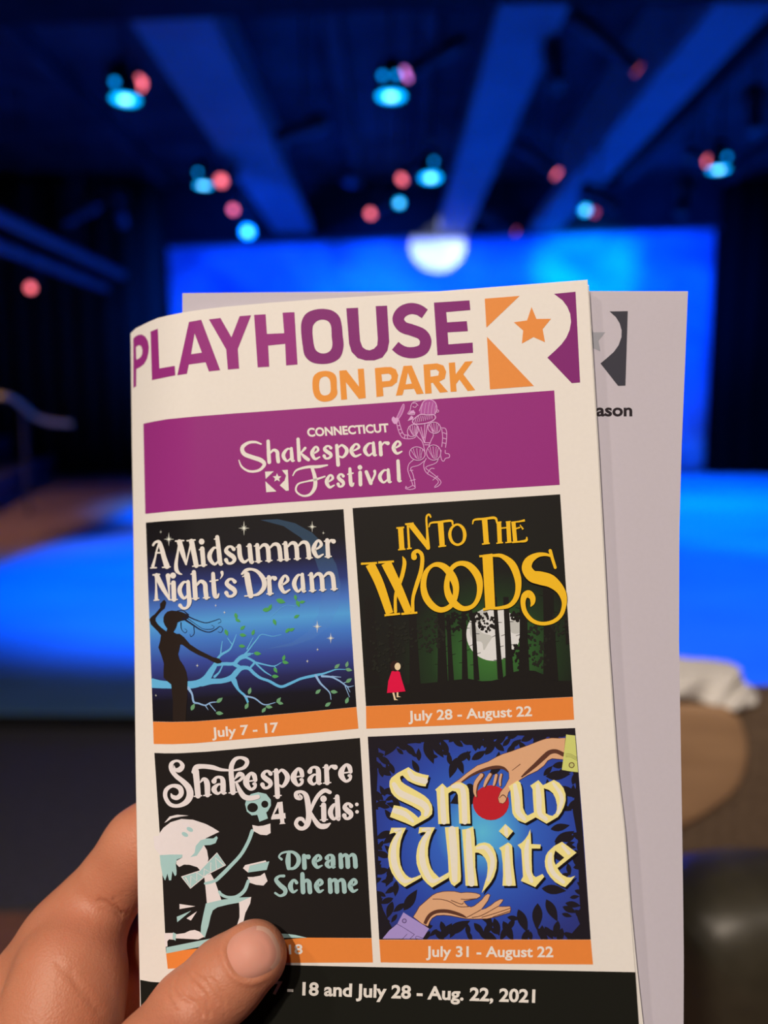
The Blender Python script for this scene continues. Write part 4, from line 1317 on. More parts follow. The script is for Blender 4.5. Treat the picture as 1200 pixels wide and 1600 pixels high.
SH = [([(130, 202, 12), (150, 157, 22), (260, 146, 26), (376, 136, 28), (400, 192, 18)], 1), ([(262, 146, 60), (282, 420, 58)], 0), ([(234, 425, 16), (320, 415, 16)], 0),
      ([(420, 185, 50), (430, 410, 48)], 0), ([(392, 416, 14), (466, 408, 14)], 0), ([(392, 186, 14), (448, 180, 14)], 0), ([(522, 180, 46), (535, 405, 46)], 0), ([(496, 181, 14), (550, 175, 14)], 0), ([(492, 409, 14), (562, 402, 14)], 0), ([(435, 250, 16), (520, 242, 16)], 0),
      ([(580, 180, 46), (600, 400, 46)], 0), ([(556, 184, 14), (640, 176, 18), (706, 162, 26)], 0), ([(600, 256, 16), (655, 240, 16)], 0), ([(652, 212, 10), (688, 262, 20)], 0), ([(566, 406, 16), (650, 397, 20), (720, 385, 28), (728, 345, 12)], 0),
      ([(294, 550, 114), (325, 1130, 108)], 0), ([(204, 560, 24), (350, 540, 22)], 0), ([(350, 550, 28), (450, 556, 46), (560, 640, 78), (620, 770, 78), (635, 900, 64), (608, 1020, 56), (540, 1100, 46), (430, 1128, 34), (330, 1132, 28)], 0), ([(245, 1146, 28), (350, 1126, 26)], 0),
      ([(1042, 684, 32), (1012, 590, 34), (986, 498, 38)], 1), ([(1000, 558, 24), (930, 538, 36), (840, 548, 56), (755, 605, 92), (728, 690, 112), (785, 775, 128), (880, 800, 146), (985, 830, 140), (1078, 905, 104), (1128, 990, 78), (1140, 1090, 52), (1105, 1205, 44), (1020, 1278, 42), (900, 1302, 40), (790, 1268, 44), (712, 1180, 50), (686, 1080, 54), (700, 1000, 66), (748, 975, 84), (790, 1015, 66), (792, 1070, 48), (772, 1112, 10)], 1)]
for d, k, m in (((0, 0), 1.16, DKE), ((0, 0), 1.0, YE)):
    tl.T(560, 790, 7.0588)
    yellow(SG, k, d, m)
    for rg in RINGS:
        tl.stroke(rg, m, closed=True, k=k, d=d)
    tl.T(720, 790, 7.0588)
    yellow(SH, k, d, m)
tl.build('lettering', p2)
strip_text(p2, M2, 'July 28 - August 22', (318, 1188), (945, 1163), 50)

# 3: black panel with mint figure and skull
M3 = (230, 1140, 3.2432)
pr = Print().T(*M3)
K3 = I(36, 30, 27)
MINT, PALE = I(172, 200, 190), I(238, 218, 208)
pr.poly([(36, 118), (90, 120), (150, 120), (217, 117), (300, 112), (450, 99), (600, 85), (1078, 42), (1108, 550), (1137, 1056), (810, 1054), (500, 1080), (95, 1128), (75, 700)], K3)
pr.poly([(95, 1128), (500, 1080), (810, 1054), (1137, 1057), (1144, 1180), (700, 1182), (104, 1212)], STRIP)
p3 = tag(pr.build('show_panel', book), 'black poster with mint cartoon figure holding a skull')
al = Print()
al.lay = 20
al.T(240, 1270, 6)
al.poly([(118, 1262), (600, 1165), (900, 1132), (1236, 1134), (1330, 1145), (1440, 1172), (1236, 1172), (900, 1185), (600, 1222), (118, 1320)], MINT)
al.poly([(-2, 220), (48, 215), (60, 185), (90, 142), (160, 88), (260, 58), (370, 65), (490, 105), (560, 142), (616, 178), (560, 205), (490, 238), (470, 300), (500, 350), (514, 430), (500, 490), (470, 512), (440, 545), (410, 510), (340, 488), (285, 485), (240, 508), (212, 480), (215, 450), (268, 420), (270, 396), (60, 396), (8, 330)], PALE)
al.poly([(100, 95), (150, 35), (220, 18), (330, 26), (250, 36), (170, 52), (120, 85)], PALE)
al.ell(340, 156, 33, 19, MINT, .5)
al.ell(294, 203, 33, 19, MINT, .5)
al.poly([(345, 415), (385, 375), (395, 310), (440, 258), (500, 240), (560, 240), (590, 218), (602, 235), (580, 285), (530, 302), (470, 305), (440, 350), (405, 402)], MINT)
al.poly([(58, 398), (150, 392), (270, 392), (266, 420), (218, 438), (208, 480), (215, 540), (214, 582), (200, 594), (175, 545), (165, 632), (145, 634), (130, 570), (108, 636), (85, 590), (65, 480)], MINT)
al.stroke([(925, 170, 34), (888, 270, 32), (820, 390, 32), (720, 500, 34), (630, 590, 36), (570, 640, 32), (485, 662, 26)], MINT)
al.poly([(475, 595), (535, 570), (575, 640), (610, 740), (635, 818), (500, 852), (490, 740)], PALE)
al.stroke([(580, 635, 24), (540, 650, 26), (485, 662, 24)], MINT)
al.poly([(262, 600), (430, 545), (595, 375), (675, 490), (500, 580), (345, 708)], MINT)
al.stroke([(262, 600), (430, 545), (595, 375), (675, 490), (500, 580), (345, 708), (262, 600)], PALE, w=8, n=1)
al.stroke([(300, 608), (345, 690), (350, 590), (405, 640), (405, 560), (470, 600), (475, 525), (535, 560), (535, 465), (590, 525), (580, 420), (655, 490)], PALE, w=10, n=1)
al.poly([(925, 115), (980, 125), (1030, 120), (1095, 100), (1097, 190), (1060, 210), (1000, 205), (935, 170)], PALE)
al.poly([(890, 500), (1085, 455), (1060, 535), (885, 560)], MINT)
al.poly([(838, 520), (858, 490), (1050, 446), (1058, 460), (900, 497), (885, 560)], PALE)
al.poly([(880, 602), (930, 602), (1000, 590), (1040, 562), (1068, 640), (1030, 682), (960, 675), (900, 655)], PALE)
al.stroke([(888, 640, 30), (850, 730, 34), (780, 785, 32), (700, 792, 26), (640, 770, 28), (615, 740, 24)], MINT)
al.poly([(490, 850), (640, 815), (780, 795), (912, 790), (880, 828), (700, 860), (600, 885), (555, 915), (535, 970), (515, 1060), (480, 1170), (440, 1140), (445, 1060), (465, 960)], MINT)
al.poly([(800, 838), (915, 788), (905, 850), (860, 940), (835, 1050), (780, 1060), (805, 980), (805, 900)], PALE)
al.poly([(200, 1140), (290, 1128), (340, 1105), (385, 1098), (432, 1115), (475, 1162), (420, 1187), (210, 1177)], PALE)
al.poly([(98, 1128), (185, 1126), (190, 1190), (145, 1186), (128, 1205), (130, 1252), (108, 1260)], PALE)
al.poly([(182, 1120), (212, 1135), (206, 1200), (178, 1182)], MINT)
al.poly([(243, 855), (392, 876), (243, 903)], PALE)
al.poly([(217, 975), (352, 918), (222, 1025)], MINT)
al.poly([(407, 923), (350, 1010), (308, 990)], PALE)
al.T(*M3)
al.poly([(496, 378), (503, 350), (525, 327), (563, 317), (603, 326), (626, 355), (627, 385), (612, 412), (603, 420), (612, 450), (569, 467), (558, 432), (530, 435), (505, 415)], MINT)
al.ell(534, 395, 27, 24, K3)
al.ell(596, 378, 18, 18, K3)
al.build('illustration', p3)
tl = Print()
tl.lay = 240
tl.T(240, 1160, 7.0588)
for s in ([(225, 258, 10), (238, 298, 34), (285, 302, 58), (318, 258, 50), (288, 212, 30), (238, 205, 28), (195, 240, 46), (198, 302, 50), (250, 372, 50), (325, 432, 56), (385, 500, 70), (402, 580, 76), (360, 658, 62), (268, 700, 40), (182, 682, 44), (130, 602, 46), (140, 522, 46), (210, 478, 38), (288, 500, 56), (304, 566, 54), (260, 610, 50), (212, 600, 44), (192, 566, 12)],
          [(465, 318, 70), (478, 450, 66), (490, 588, 62)], [(440, 325, 46), (470, 276, 58), (540, 264, 50), (650, 276, 50), (740, 300, 36), (835, 308, 22)], [(448, 596, 14), (530, 588, 14)], [(515, 440, 16), (552, 405, 40), (588, 445, 62), (595, 578, 58)], [(552, 586, 14), (636, 577, 14)],
          [(875, 550, 62), (865, 440, 60), (855, 330, 56), (862, 250, 54), (900, 187, 44), (958, 168, 32), (1018, 190, 48), (1030, 232, 46), (988, 282, 38), (890, 308, 20)], [(832, 557, 14), (918, 548, 14)], [(895, 405, 12), (945, 350, 50), (988, 372, 40), (950, 420, 28), (900, 440, 18)], [(915, 450, 28), (950, 530, 50), (1000, 598, 60), (1070, 615, 56), (1150, 600, 48)]):
    tl.stroke(s, PALE)
tl.word([('A2', 632, 822)], ((632, 574), (822, 564)), 195, PALE, th=.30, tn=.09, serif=False, lean=-.02)
tl.word([('E', 992, 1160)], ((990, 532), (1160, 520)), 196, PALE, th=.30, tn=.09, serif=False, lean=-.02)
tl.T(390, 1160, 6.3158)
tl.word([('s', 100, 242), ('p', 240, 402), ('E', 408, 553), ('A2', 565, 728), ('r', 735, 882), ('E', 878, 1030)], ((100, 462), (1028, 385)), 180, PALE, th=.28, tn=.085, desc=.48, lean=-.02)
tl.poly([(275, 590), (325, 585), (335, 698), (352, 697), (357, 750), (340, 752), (344, 790), (356, 802), (293, 808), (303, 790), (300, 755), (213, 762), (213, 742)], PALE, [[(282, 640), (290, 705), (243, 710)]])
for s in ([(492, 512, 10), (505, 545, 44), (465, 540, 44), (460, 500, 38), (510, 487, 30), (555, 520, 48), (575, 600, 56), (585, 720, 56), (572, 800, 56), (538, 845, 40), (490, 845, 40), (458, 805, 40), (478, 760, 38), (520, 758, 38), (545, 795, 20)], [(600, 690, 20), (632, 600, 36), (680, 520, 40), (740, 475, 42), (792, 492, 38)], [(605, 690, 22), (640, 762, 42), (690, 822, 52), (750, 826, 50), (795, 800, 16)]):
    tl.stroke(s, PALE)
tl.word([('i', 695, 772), ('d', 772, 912), ('s', 908, 1036)], ((695, 772), (1036, 754)), 160, PALE, th=.32, tn=.09, asc=1.42, lean=-.02)
tl.ell(1058, 612, 18, 18, PALE)
tl.ell(1060, 685, 18, 18, PALE)
tl.T(420, 1310, 7.5)
MI2 = I(168, 192, 182)
for s in ([(235, 160, 40), (225, 260, 62), (232, 350, 46)], [(150, 245, 30), (120, 215, 22), (150, 175, 24), (215, 158, 26), (290, 165, 36), (345, 220, 52), (345, 290, 50), (300, 345, 38), (235, 358, 26)], [(178, 440, 34), (120, 445, 30), (85, 485, 46), (130, 545, 54), (190, 600, 54), (185, 650, 42), (130, 672, 28), (75, 640, 26)]):
    tl.stroke(s, MI2)
tl.word([('r', 388, 500), ('e', 503, 650), ('A2', 650, 800), ('m', 815, 1050)], ((388, 352), (1050, 335)), 155, MI2, th=.36, tn=.12, serif=False, lean=-.02)
tl.word([('c', 225, 360), ('h', 370, 515), ('e', 530, 665), ('m', 690, 920), ('e', 925, 1065)], ((225, 638), (1065, 628)), 155, MI2, th=.36, tn=.12, serif=False, asc=1.4, lean=-.02)
tl.build('lettering', p3)
strip_text(p3, M3, '18', (718, 1138), (788, 1136), 48)

# 4: two drawn hands and a red apple among leaves
M4 = (560, 1130, 3.0769)
def uv4(x, y):
    u = (x - 580) / 335
    return u, 1 - (y - (1151 - 13 * u)) / 324
GLOW = ramp_mat('blue_gradient', [(0.0, (98, 186, 224)), (.10, (84, 160, 212)), (.22, (58, 98, 186)), (.42, (50, 72, 160)), (.60, (50, 56, 124)), (.85, (44, 42, 92))], 'radial', (.52, .52))
pr = Print().T(*M4)
pr.poly([(45, 65), (540, 44), (1042, 23), (1082, 530), (1117, 1040), (610, 1040), (100, 1040), (72, 550)], GLOW)
pr.poly([(100, 1041), (610, 1041), (1117, 1041), (1128, 1160), (610, 1156), (107, 1150)], STRIP)
p4 = tag(pr.build('show_panel', book, uv4), 'blue poster with two drawn hands, red apple and pale blackletter title')
al = Print()
al.lay = 20
al.T(*M4)
al.clip = [al.P(p) for p in ((45, 65), (1042, 23), (1117, 1040), (100, 1040))]
LFD = I(36, 29, 34)
rnd = random.Random(21)
for k in range(760):
    x, y = rnd.uniform(60, 1100), rnd.uniform(40, 1030)
    cx, cy = (x - 580) / 500, (y - 550) / 480
    dd = max(abs(cx), abs(cy) * .97)
    if dd > .74 + .24 * rnd.random() or (rnd.random() < .12 and dd > .66 and y < 300):
        if True:
            al.lay = 22 + k % 50
            al.leafshape(x, y, rnd.uniform(45, 88), math.atan2(cy, cx) + rnd.uniform(-1.1, 1.1), LFD, .4)
al.lay = 75
for pts in ([(45, 65), (540, 44), (1042, 23), (1045, 60), (900, 66), (760, 58), (620, 75), (500, 85), (420, 80), (300, 92), (180, 105), (90, 120), (60, 160), (48, 120)], [(46, 66), (80, 80), (92, 240), (84, 420), (96, 620), (88, 800), (120, 900), (160, 980), (200, 1039), (100, 1040), (72, 550)],
            [(1012, 150), (1050, 60), (1082, 530), (1117, 1040), (1000, 1040), (1070, 960), (1060, 780), (1055, 560), (1030, 420), (1046, 300)]):
    al.poly(pts, LFD)
for x, y, l, a in ((455, 215, 105, 1.9), (490, 205, 85, 1.2), (380, 120, 110, 1.0), (505, 160, 90, -.6), (160, 110, 120, 2.2), (340, 140, 120, 1.2), (960, 250, 120, -.1), (1010, 330, 110, .5), (970, 500, 95, -.2), (990, 545, 110, -.5), (250, 850, 120, -1.0), (480, 980, 130, -.5), (720, 1000, 110, 1.1), (790, 950, 120, 1.2), (860, 930, 130, 1.6), (930, 900, 120, 1.1), (940, 800, 120, .1), (665, 980, 90, 1.3), (420, 1000, 100, -.9)):
    al.leafshape(x, y, l, a, LFD, .38)
SKN, SKD = I(226, 166, 122), I(96, 56, 42)
al.T(590, 1180, 7.0588)
al.ell(1015, 430, 72, 118, LFD)
al.poly([(800, 532), (880, 395), (895, 540)], LFD)
al.T(*M4)
al.ell(637, 382, 87, 84, I(196, 36, 44))
al.T(690, 1130, 5.217)
for s in ([(330, 425, 44), (285, 490, 46), (275, 560, 34), (285, 598, 16)], [(400, 420, 36), (370, 470, 38), (352, 515, 24)], [(450, 425, 32), (440, 470, 32), (430, 505, 24)], [(490, 420, 24), (480, 470, 26), (482, 510, 18)]):
    al.stroke(s, SKD)
    al.stroke([(x - 5, y - 2, w * .66) for x, y, w in s], SKN)
UH = [(1010, 120), (955, 122), (900, 120), (850, 126), (800, 142), (700, 182), (625, 208), (560, 232), (500, 250), (440, 278), (380, 312), (290, 345), (210, 402), (140, 460), (70, 505), (92, 510), (160, 485), (240, 432), (310, 402), (400, 375), (470, 368), (520, 378), (548, 402), (550, 450), (520, 510), (480, 560), (460, 612), (470, 648), (500, 656), (528, 632), (545, 565), (600, 500), (640, 462), (700, 425), (780, 388), (835, 345), (865, 305), (900, 288), (995, 296)]
al.poly(UH, SKN)
al.stroke([(998, 258, 34), (935, 230, 34), (880, 238, 38), (830, 280, 40), (760, 345, 34), (690, 405, 24), (650, 440, 10)], SKD, cap=False)
al.stroke([(160, 480, 5), (240, 424, 14), (330, 384, 22), (430, 358, 24), (500, 364, 22), (545, 398, 10)], SKD, cap=False)
al.stroke([(575, 385, 4), (640, 335, 6)], SKD)
al.stroke([(470, 610, 4), (500, 585, 8), (528, 610, 6), (520, 640, 4)], SKD)
al.stroke(UH, SKD, closed=True, w=4, n=1)
al.poly([(1015, 92), (1052, 97), (1088, 100), (1100, 250), (1113, 400), (1045, 392), (980, 380), (998, 240)], I(212, 206, 112))
al.ell(1060, 342, 24, 24, SKD)
al.ell(1060, 342, 17, 17, I(200, 192, 110))
for k in range(3):
    al.stroke([(1012, 250 + 12 * k), (1050, 252 + 12 * k), (1104, 280 + 12 * k)], I(120, 112, 60), w=3)
al.T(590, 1380, 5.217)
LH = [(290, 275), (315, 235), (340, 190), (380, 155), (420, 120), (445, 98), (480, 80), (530, 68), (580, 65), (630, 67), (680, 78), (720, 74), (760, 75), (800, 80), (832, 90), (840, 106), (810, 125), (760, 135), (700, 147), (715, 165), (735, 186), (760, 194), (785, 186), (820, 160), (850, 133), (875, 100), (900, 85), (918, 96), (900, 142), (865, 190), (840, 218), (880, 205), (920, 182), (960, 150), (1000, 130), (1026, 134), (1010, 160), (982, 190), (1040, 190), (1078, 188), (1086, 205), (1080, 238), (1040, 250), (960, 275), (890, 290), (800, 292), (720, 290), (650, 276), (600, 266), (540, 260), (480, 264), (445, 285), (425, 315), (410, 352), (360, 330)]
al.poly(LH, SKN)
al.stroke([(385, 332, 26), (408, 285, 30), (440, 250, 30), (490, 230, 30), (560, 228, 30), (620, 240, 28), (680, 260, 24), (720, 278, 12)], SKD, cap=False)
for s in ([(450, 130), (520, 132), (590, 152), (660, 190), (740, 192)], [(600, 140), (680, 170), (700, 160)], [(680, 130), (720, 132), (800, 126)], [(720, 282), (760, 262), (840, 218)], [(770, 280), (850, 262), (980, 190)], [(850, 278), (960, 245), (1080, 205)], [(940, 275), (1040, 240), (1085, 225)]):
    al.stroke(s, SKD, w=6, n=4)
al.stroke(LH, SKD, closed=True, w=5, n=1)
al.poly([(210, 238), (420, 370), (368, 452), (40, 452), (95, 385), (160, 332)], I(172, 144, 196))
for s in ([(160, 332), (228, 372), (300, 418)], [(205, 452), (240, 415)], [(265, 452), (300, 418)], [(310, 452), (318, 432), (370, 448)]):
    al.stroke(s, I(84, 62, 104), w=4, n=3)
al.ell(218, 307, 19, 19, I(84, 62, 104))
al.ell(218, 307, 13, 13, I(160, 132, 184))
al.build('illustration', p4)
tl = Print()
tl.lay = 300
YL, YP, SHD = I(246, 222, 138), I(240, 222, 196), I(24, 18, 22)
L_ = (590, 1180, 7.0588)
M_ = (590, 1270, 7.0588)
N_ = (740, 1180, 7.0588)
LET = [(L_, [(340, 132), (380, 160), (420, 185), (490, 208), (565, 222), (530, 345), (480, 338), (430, 325), (380, 305), (330, 280), (275, 222), (250, 235), (248, 258), (262, 290), (300, 320), (450, 405), (520, 448), (565, 490), (598, 550), (605, 600), (600, 650), (560, 690), (390, 785), (320, 752), (250, 725), (135, 680), (180, 552), (260, 565), (320, 588), (370, 620), (415, 655), (450, 690), (480, 660), (478, 630), (462, 608), (380, 560), (230, 490), (182, 450), (150, 410), (130, 340), (132, 285), (150, 250), (220, 195)], None,
        [[(345, 180, 40), (400, 250, 60), (520, 285, 70)], [(180, 320, 50), (240, 410, 70), (380, 480, 70), (500, 540, 70), (545, 600, 60), (530, 660, 40)], [(190, 610, 60), (300, 650, 60), (390, 730, 30)]]),
       (L_, [(635, 380), (715, 310), (765, 360), (860, 303), (900, 298), (935, 305), (985, 335), (1005, 375), (1010, 420), (1025, 755), (900, 755), (890, 520), (885, 440), (865, 402), (825, 393), (780, 420), (785, 600), (795, 755), (670, 760), (660, 560), (650, 400)], None,
        [[(712, 360, 40), (720, 560, 60), (732, 735, 60)], [(830, 345, 40), (920, 350, 55), (950, 450, 60), (962, 735, 60)]]),
       (N_, [(385, 345), (485, 280), (515, 300), (532, 360), (545, 580), (570, 640), (595, 665), (665, 630), (655, 480), (650, 375), (625, 335), (715, 275), (765, 330), (885, 272), (945, 305), (990, 360), (1015, 430), (1015, 500), (1000, 560), (970, 625), (930, 680), (805, 755), (740, 718), (685, 685), (570, 750), (490, 720), (450, 680), (428, 640), (415, 500), (405, 385)], [(775, 365), (830, 382), (875, 420), (905, 480), (920, 550), (918, 600), (905, 640), (870, 670), (830, 660), (795, 640), (785, 500)],
        [[(455, 330, 40), (480, 480, 60), (490, 620, 60), (560, 705, 40)], [(705, 330, 40), (720, 480, 60), (730, 640, 50), (800, 705, 40)], [(880, 310, 30), (960, 430, 44), (970, 520, 44), (930, 640, 30)]]),
       (M_, [(150, 165), (315, 165), (280, 235), (255, 310), (242, 400), (240, 480), (252, 570), (275, 630), (310, 680), (345, 710), (375, 720), (420, 708), (480, 680), (480, 715), (300, 818), (245, 780), (200, 730), (155, 660), (130, 590), (115, 490), (120, 410), (140, 340), (170, 280), (205, 230), (185, 218), (130, 235)], None,
        [[(190, 195, 30), (250, 195, 40), (190, 330, 50), (175, 480, 66), (205, 620, 66), (290, 750, 50), (400, 730, 14)]]),
       (M_, [(460, 160), (635, 160), (595, 235), (570, 310), (556, 390), (555, 470), (570, 550), (590, 610), (620, 655), (680, 715), (785, 655), (785, 715), (600, 825), (545, 780), (500, 730), (455, 640), (430, 560), (425, 480), (435, 400), (455, 330), (490, 270), (535, 215), (500, 212), (450, 230)], None,
        [[(500, 190, 30), (570, 190, 40), (505, 330, 50), (490, 480, 66), (520, 620, 66), (600, 750, 50), (720, 710, 14)]]),
       (M_, [(742, 160), (893, 155), (905, 400), (920, 700), (915, 755), (845, 810), (812, 785), (792, 740), (785, 690), (775, 480)], None, [[(820, 185, 80), (840, 450, 84), (850, 740, 60)]]),
       (M_, [(930, 185), (975, 180), (1020, 165), (1055, 150), (1070, 280), (1075, 400), (1078, 600), (1105, 805), (970, 805), (960, 620), (950, 450)], None, [[(1000, 200, 50), (1010, 450, 70), (1035, 780, 70)]]),
       (N_, [(8, 1012), (60, 972), (120, 962), (175, 975), (215, 1015), (245, 1080), (258, 1160), (252, 1250), (225, 1340), (190, 1400), (150, 1450), (90, 1520), (105, 1470), (120, 1420), (145, 1340), (155, 1250), (150, 1190), (130, 1140), (90, 1095), (50, 1075), (12, 1075)], None, [[(40, 1025, 30), (130, 1020, 50), (200, 1120, 50), (205, 1230, 50), (160, 1380, 30)]]),
       (N_, [(350, 758), (437, 838), (370, 918), (278, 838)], None, [[(355, 800, 40), (362, 875, 40)]]),
       (N_, [(280, 1025), (330, 995), (380, 962), (410, 980), (425, 1000), (430, 1100), (435, 1200), (465, 1440), (318, 1440), (325, 1330), (322, 1200), (305, 1055)], None, [[(370, 1010, 40), (375, 1200, 60), (390, 1410, 70)]]),
       (N_, [(485, 990), (530, 965), (565, 930), (600, 880), (625, 815), (632, 900), (635, 980), (740, 985), (735, 1030), (640, 1030), (640, 1150), (645, 1290), (660, 1325), (685, 1345), (760, 1310), (780, 1340), (680, 1455), (600, 1420), (520, 1385), (545, 1340), (535, 1180), (525, 1040)], None, [[(600, 940, 30), (585, 1050, 50), (595, 1250, 50), (640, 1390, 40)]]),
       (N_, [(975, 955), (1050, 1010), (1135, 1075), (1030, 1160), (925, 1245), (950, 1285), (980, 1320), (1030, 1345), (1070, 1348), (1120, 1330), (1070, 1395), (1010, 1455), (960, 1435), (900, 1400), (850, 1350), (810, 1290), (790, 1230), (785, 1170), (795, 1110), (820, 1065), (890, 1000)], [(900, 1050), (1000, 1130), (905, 1210), (888, 1170), (885, 1110)], [[(980, 1000, 30), (1050, 1080, 40)], [(850, 1090, 40), (840, 1190, 50), (880, 1300, 50), (990, 1400, 40)]])]
for T, out, hole, inner in LET:
    tl.T(*T)
    tl.poly(out, SHD, [hole] if hole else (), d=(2.6, 3.2))
for T, out, hole, inner in LET:
    tl.T(*T)
    tl.poly(out, YL, [hole] if hole else ())
for T, out, hole, inner in LET:
    tl.T(*T)
    for s in inner:
        tl.stroke(s, YP)
tl.build('lettering', p4)
strip_text(p4, M4, 'July 31 - August 22', (325, 1122), (937, 1124), 50)

# --- black footer
pr = Print()
pr.poly([(219, 1531), (235, 1534), (250, 1535), (290, 1528), (340, 1518), (446, 1508), (583, 1511), (790, 1515), (992.6, 1519), (998, 1600), (1000.8, 1648), (600, 1648), (222, 1648)], I(30, 28, 22), raw=True)
ft = tag(pr.build('footer_band', book), 'black band along the bottom of the cover')
tx = Print()
tx.lay = 10
tx.T(380, 1430, 1.6667)
tx.text('7 - 18 and July 28 - Aug. 22, 2021', (75, 205), (760, 227), 33, CREAM, bold=0.03)
tx.build('date_text', ft)

# ------------------------------------------------------------------ card sheet tucked behind the booklet
SB = at(800, 1000, 0.23)
sheet = empty('paper_sheet', SB)
tag(sheet, 'grey-white card sheet with dark star logo sticking out behind the booklet', 'paper sheet')
SR = [(1075, 455), (1070, 580), (1065, 700), (1061.5, 830), (1061, 1000), (1063, 1120), (1066, 1300), (1067.5, 1412), (1068.5, 1500), (1068, 1600), (1068, 1665)]
bm = bmesh.new()
F, B = [], []
for j in range(41):
    fr, br = [], []
    for i in range(25):
        u, v = i / 24, j / 40
        yt = 458 + (455 - 458) * u - 1.5 * math.sin(math.pi * u)
        y = yt + (1665 - yt) * v
        x = 285 + (lerp_outline(SR, y) - 285) * u
        z = zsheet(x, y) - 0.0009 * math.exp(-((u - 1) / .06) ** 2) * math.exp(-(v / .05) ** 2)
        fr.append(bm.verts.new(at(x, y, z) - SB))
        br.append(bm.verts.new(at(x, y, z + 0.00035) - SB))
    F.append(fr)
    B.append(br)
for j in range(40):
    for i in range(24):
        bm.faces.new((F[j][i], F[j + 1][i], F[j + 1][i + 1], F[j][i + 1]))
        bm.faces.new((B[j][i], B[j][i + 1], B[j + 1][i + 1], B[j + 1][i]))
    bm.faces.new((F[j][0], B[j][0], B[j + 1][0], F[j + 1][0]))
    bm.faces.new((F[j][24], F[j + 1][24], B[j + 1][24], B[j][24]))
for i in range(24):
    bm.faces.new((F[0][i], F[0][i + 1], B[0][i + 1], B[0][i]))
    bm.faces.new((F[40][i], B[40][i], B[40][i + 1], F[40][i + 1]))
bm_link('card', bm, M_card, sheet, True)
pr = Print(zsheet, SB).T(740, 440, 4.615)
SD = I(62, 58, 64)
pr.poly([(980, 215), (1112, 213), (1104, 480), (1095, 750), (1042, 752), (915, 590), (965, 548), (1010, 508), (1045, 460), (1066, 400), (1067, 350), (1053, 300), (1025, 255)], SD)
pr.poly([((x - 558) * .82 + 950, (y - 268) * .82 + 365) for x, y in ((418, 183), (453, 269), (558, 268), (498, 343), (515, 437), (432, 400), (348, 447), (357, 352), (290, 293), (385, 280))], I(160, 152, 152))
tag(pr.build('star_logo', sheet), 'dark grey star logo')
pr = Print(zsheet, SB).T(740, 440, 4.615)
pr.text('ason', (884, 968), (1144, 968), 86, I(40, 30, 34), bold=0.03)
tag(pr.build('lettering', sheet), 'black printed word ending')

# ------------------------------------------------------------------ the hand
def campt(px, py, zmm):
    return np.array([(px - 600) / FPX * zmm, (py - 800) / FPX * zmm, zmm])


def zb(px, py, r):                 # centre depth (mm) of a finger lying behind the sheet
    return max(zsheet(max(px, 285), py), zpage(max(px, 225), py) * 1.014) * 1000 + 0.8 + r


def zt(px, py, r):                 # centre depth of the thumb lying on the cover
    return zpage(px, py) * 1000 - r * 0.90


def chain(pts):
    return [(campt(px, py, z), r) for px, py, z, r in pts]


THUMB = chain([(396, 1494, zt(396, 1494, 9.2), 9.0), (352, 1530, zt(352, 1530, 10.2), 10.0), (296, 1582, zt(296, 1582, 11) - 1.5, 10.3), (235, 1660, 196, 11.0), (150, 1770, 196, 12.5), (40, 1900, 200, 16)])
INDEX = chain([(-20, 1615, 236, 12.8), (60, 1524, 238, 12.2), (140, 1428, 240, 11.8), (222, 1322, zb(222, 1322, 11.6), 11.4), (330, 1228, zb(330, 1228, 10.2), 10.0), (440, 1160, zb(440, 1160, 8.6), 8.4), (520, 1135, zb(520, 1135, 7.8), 7.4)])
MIDDLE = chain([(30, 1620, 248, 13.0), (150, 1530, 262, 11.5), (270, 1452, zb(270, 1452, 11) + 14, 11.0), (400, 1370, zb(400, 1370, 9.8), 9.8), (510, 1330, zb(510, 1330, 8.4), 8.4), (590, 1315, zb(590, 1315, 7.6), 7.4)])
RING = chain([(60, 1740, 250, 12.5), (190, 1640, 257, 11.0), (300, 1570, zb(300, 1570, 10.4) + 5, 10.4), (420, 1520, zb(420, 1520, 9.2), 9.2), (520, 1495, zb(520, 1495, 8.0), 8.0), (590, 1490, zb(590, 1490, 7), 7.0)])
LITTLE = chain([(80, 1850, 250, 11.5), (210, 1760, 256, 9.6), (310, 1705, zb(310, 1640, 8.6) + 5, 8.8), (405, 1665, zb(405, 1640, 7.8), 7.8), (480, 1650, zb(480, 1640, 6.8), 6.8), (535, 1650, zb(535, 1640, 6), 6.0)])
PALM = [chain([(150, 1580, 240, 12), (205, 1560, 247, 11), (240, 1600, 249, 11)]),
        chain([(-30, 1640, 236, 14), (-60, 1790, 236, 20), (-110, 1960, 238, 24), (-190, 2180, 245, 26)]),
        chain([(40, 1700, 240, 17), (10, 1850, 240, 20), (-60, 2020, 242, 22)]),
        chain([(106, 1512, 226, 14.6), (94, 1590, 221, 15.8), (60, 1720, 214, 18), (-20, 1880, 222, 20)]),
        chain([(96, 1474, 236, 12.5), (122, 1524, 228, 13.4)])]


def sd_cone(P, a, ra, b, rb):
    ba = b - a
    l2 = ba @ ba
    t = np.clip(((P - a) @ ba) / l2, 0, 1)
    return np.linalg.norm(P - a - t[:, None] * ba, axis=1) - (ra + (rb - ra) * t)


def sd_chain(P, ch, k=3.0):
    d = None
    for (a, ra), (b, rb) in zip(ch, ch[1:]):
        q = sd_cone(P, a, ra, b, rb)
        d = q if d is None else smin(d, q, k)
    return d


def smin(a, b, k):
    h = np.clip(0.5 + 0.5 * (b - a) / k, 0, 1)
    return b * (1 - h) + a * h - k * h * (1 - h)


NAIL_C, NAIL_A = (396, 1488), R(-24)     # centre and long axis in the picture
NAIL_L, NAIL_W = 42.0, 40.0


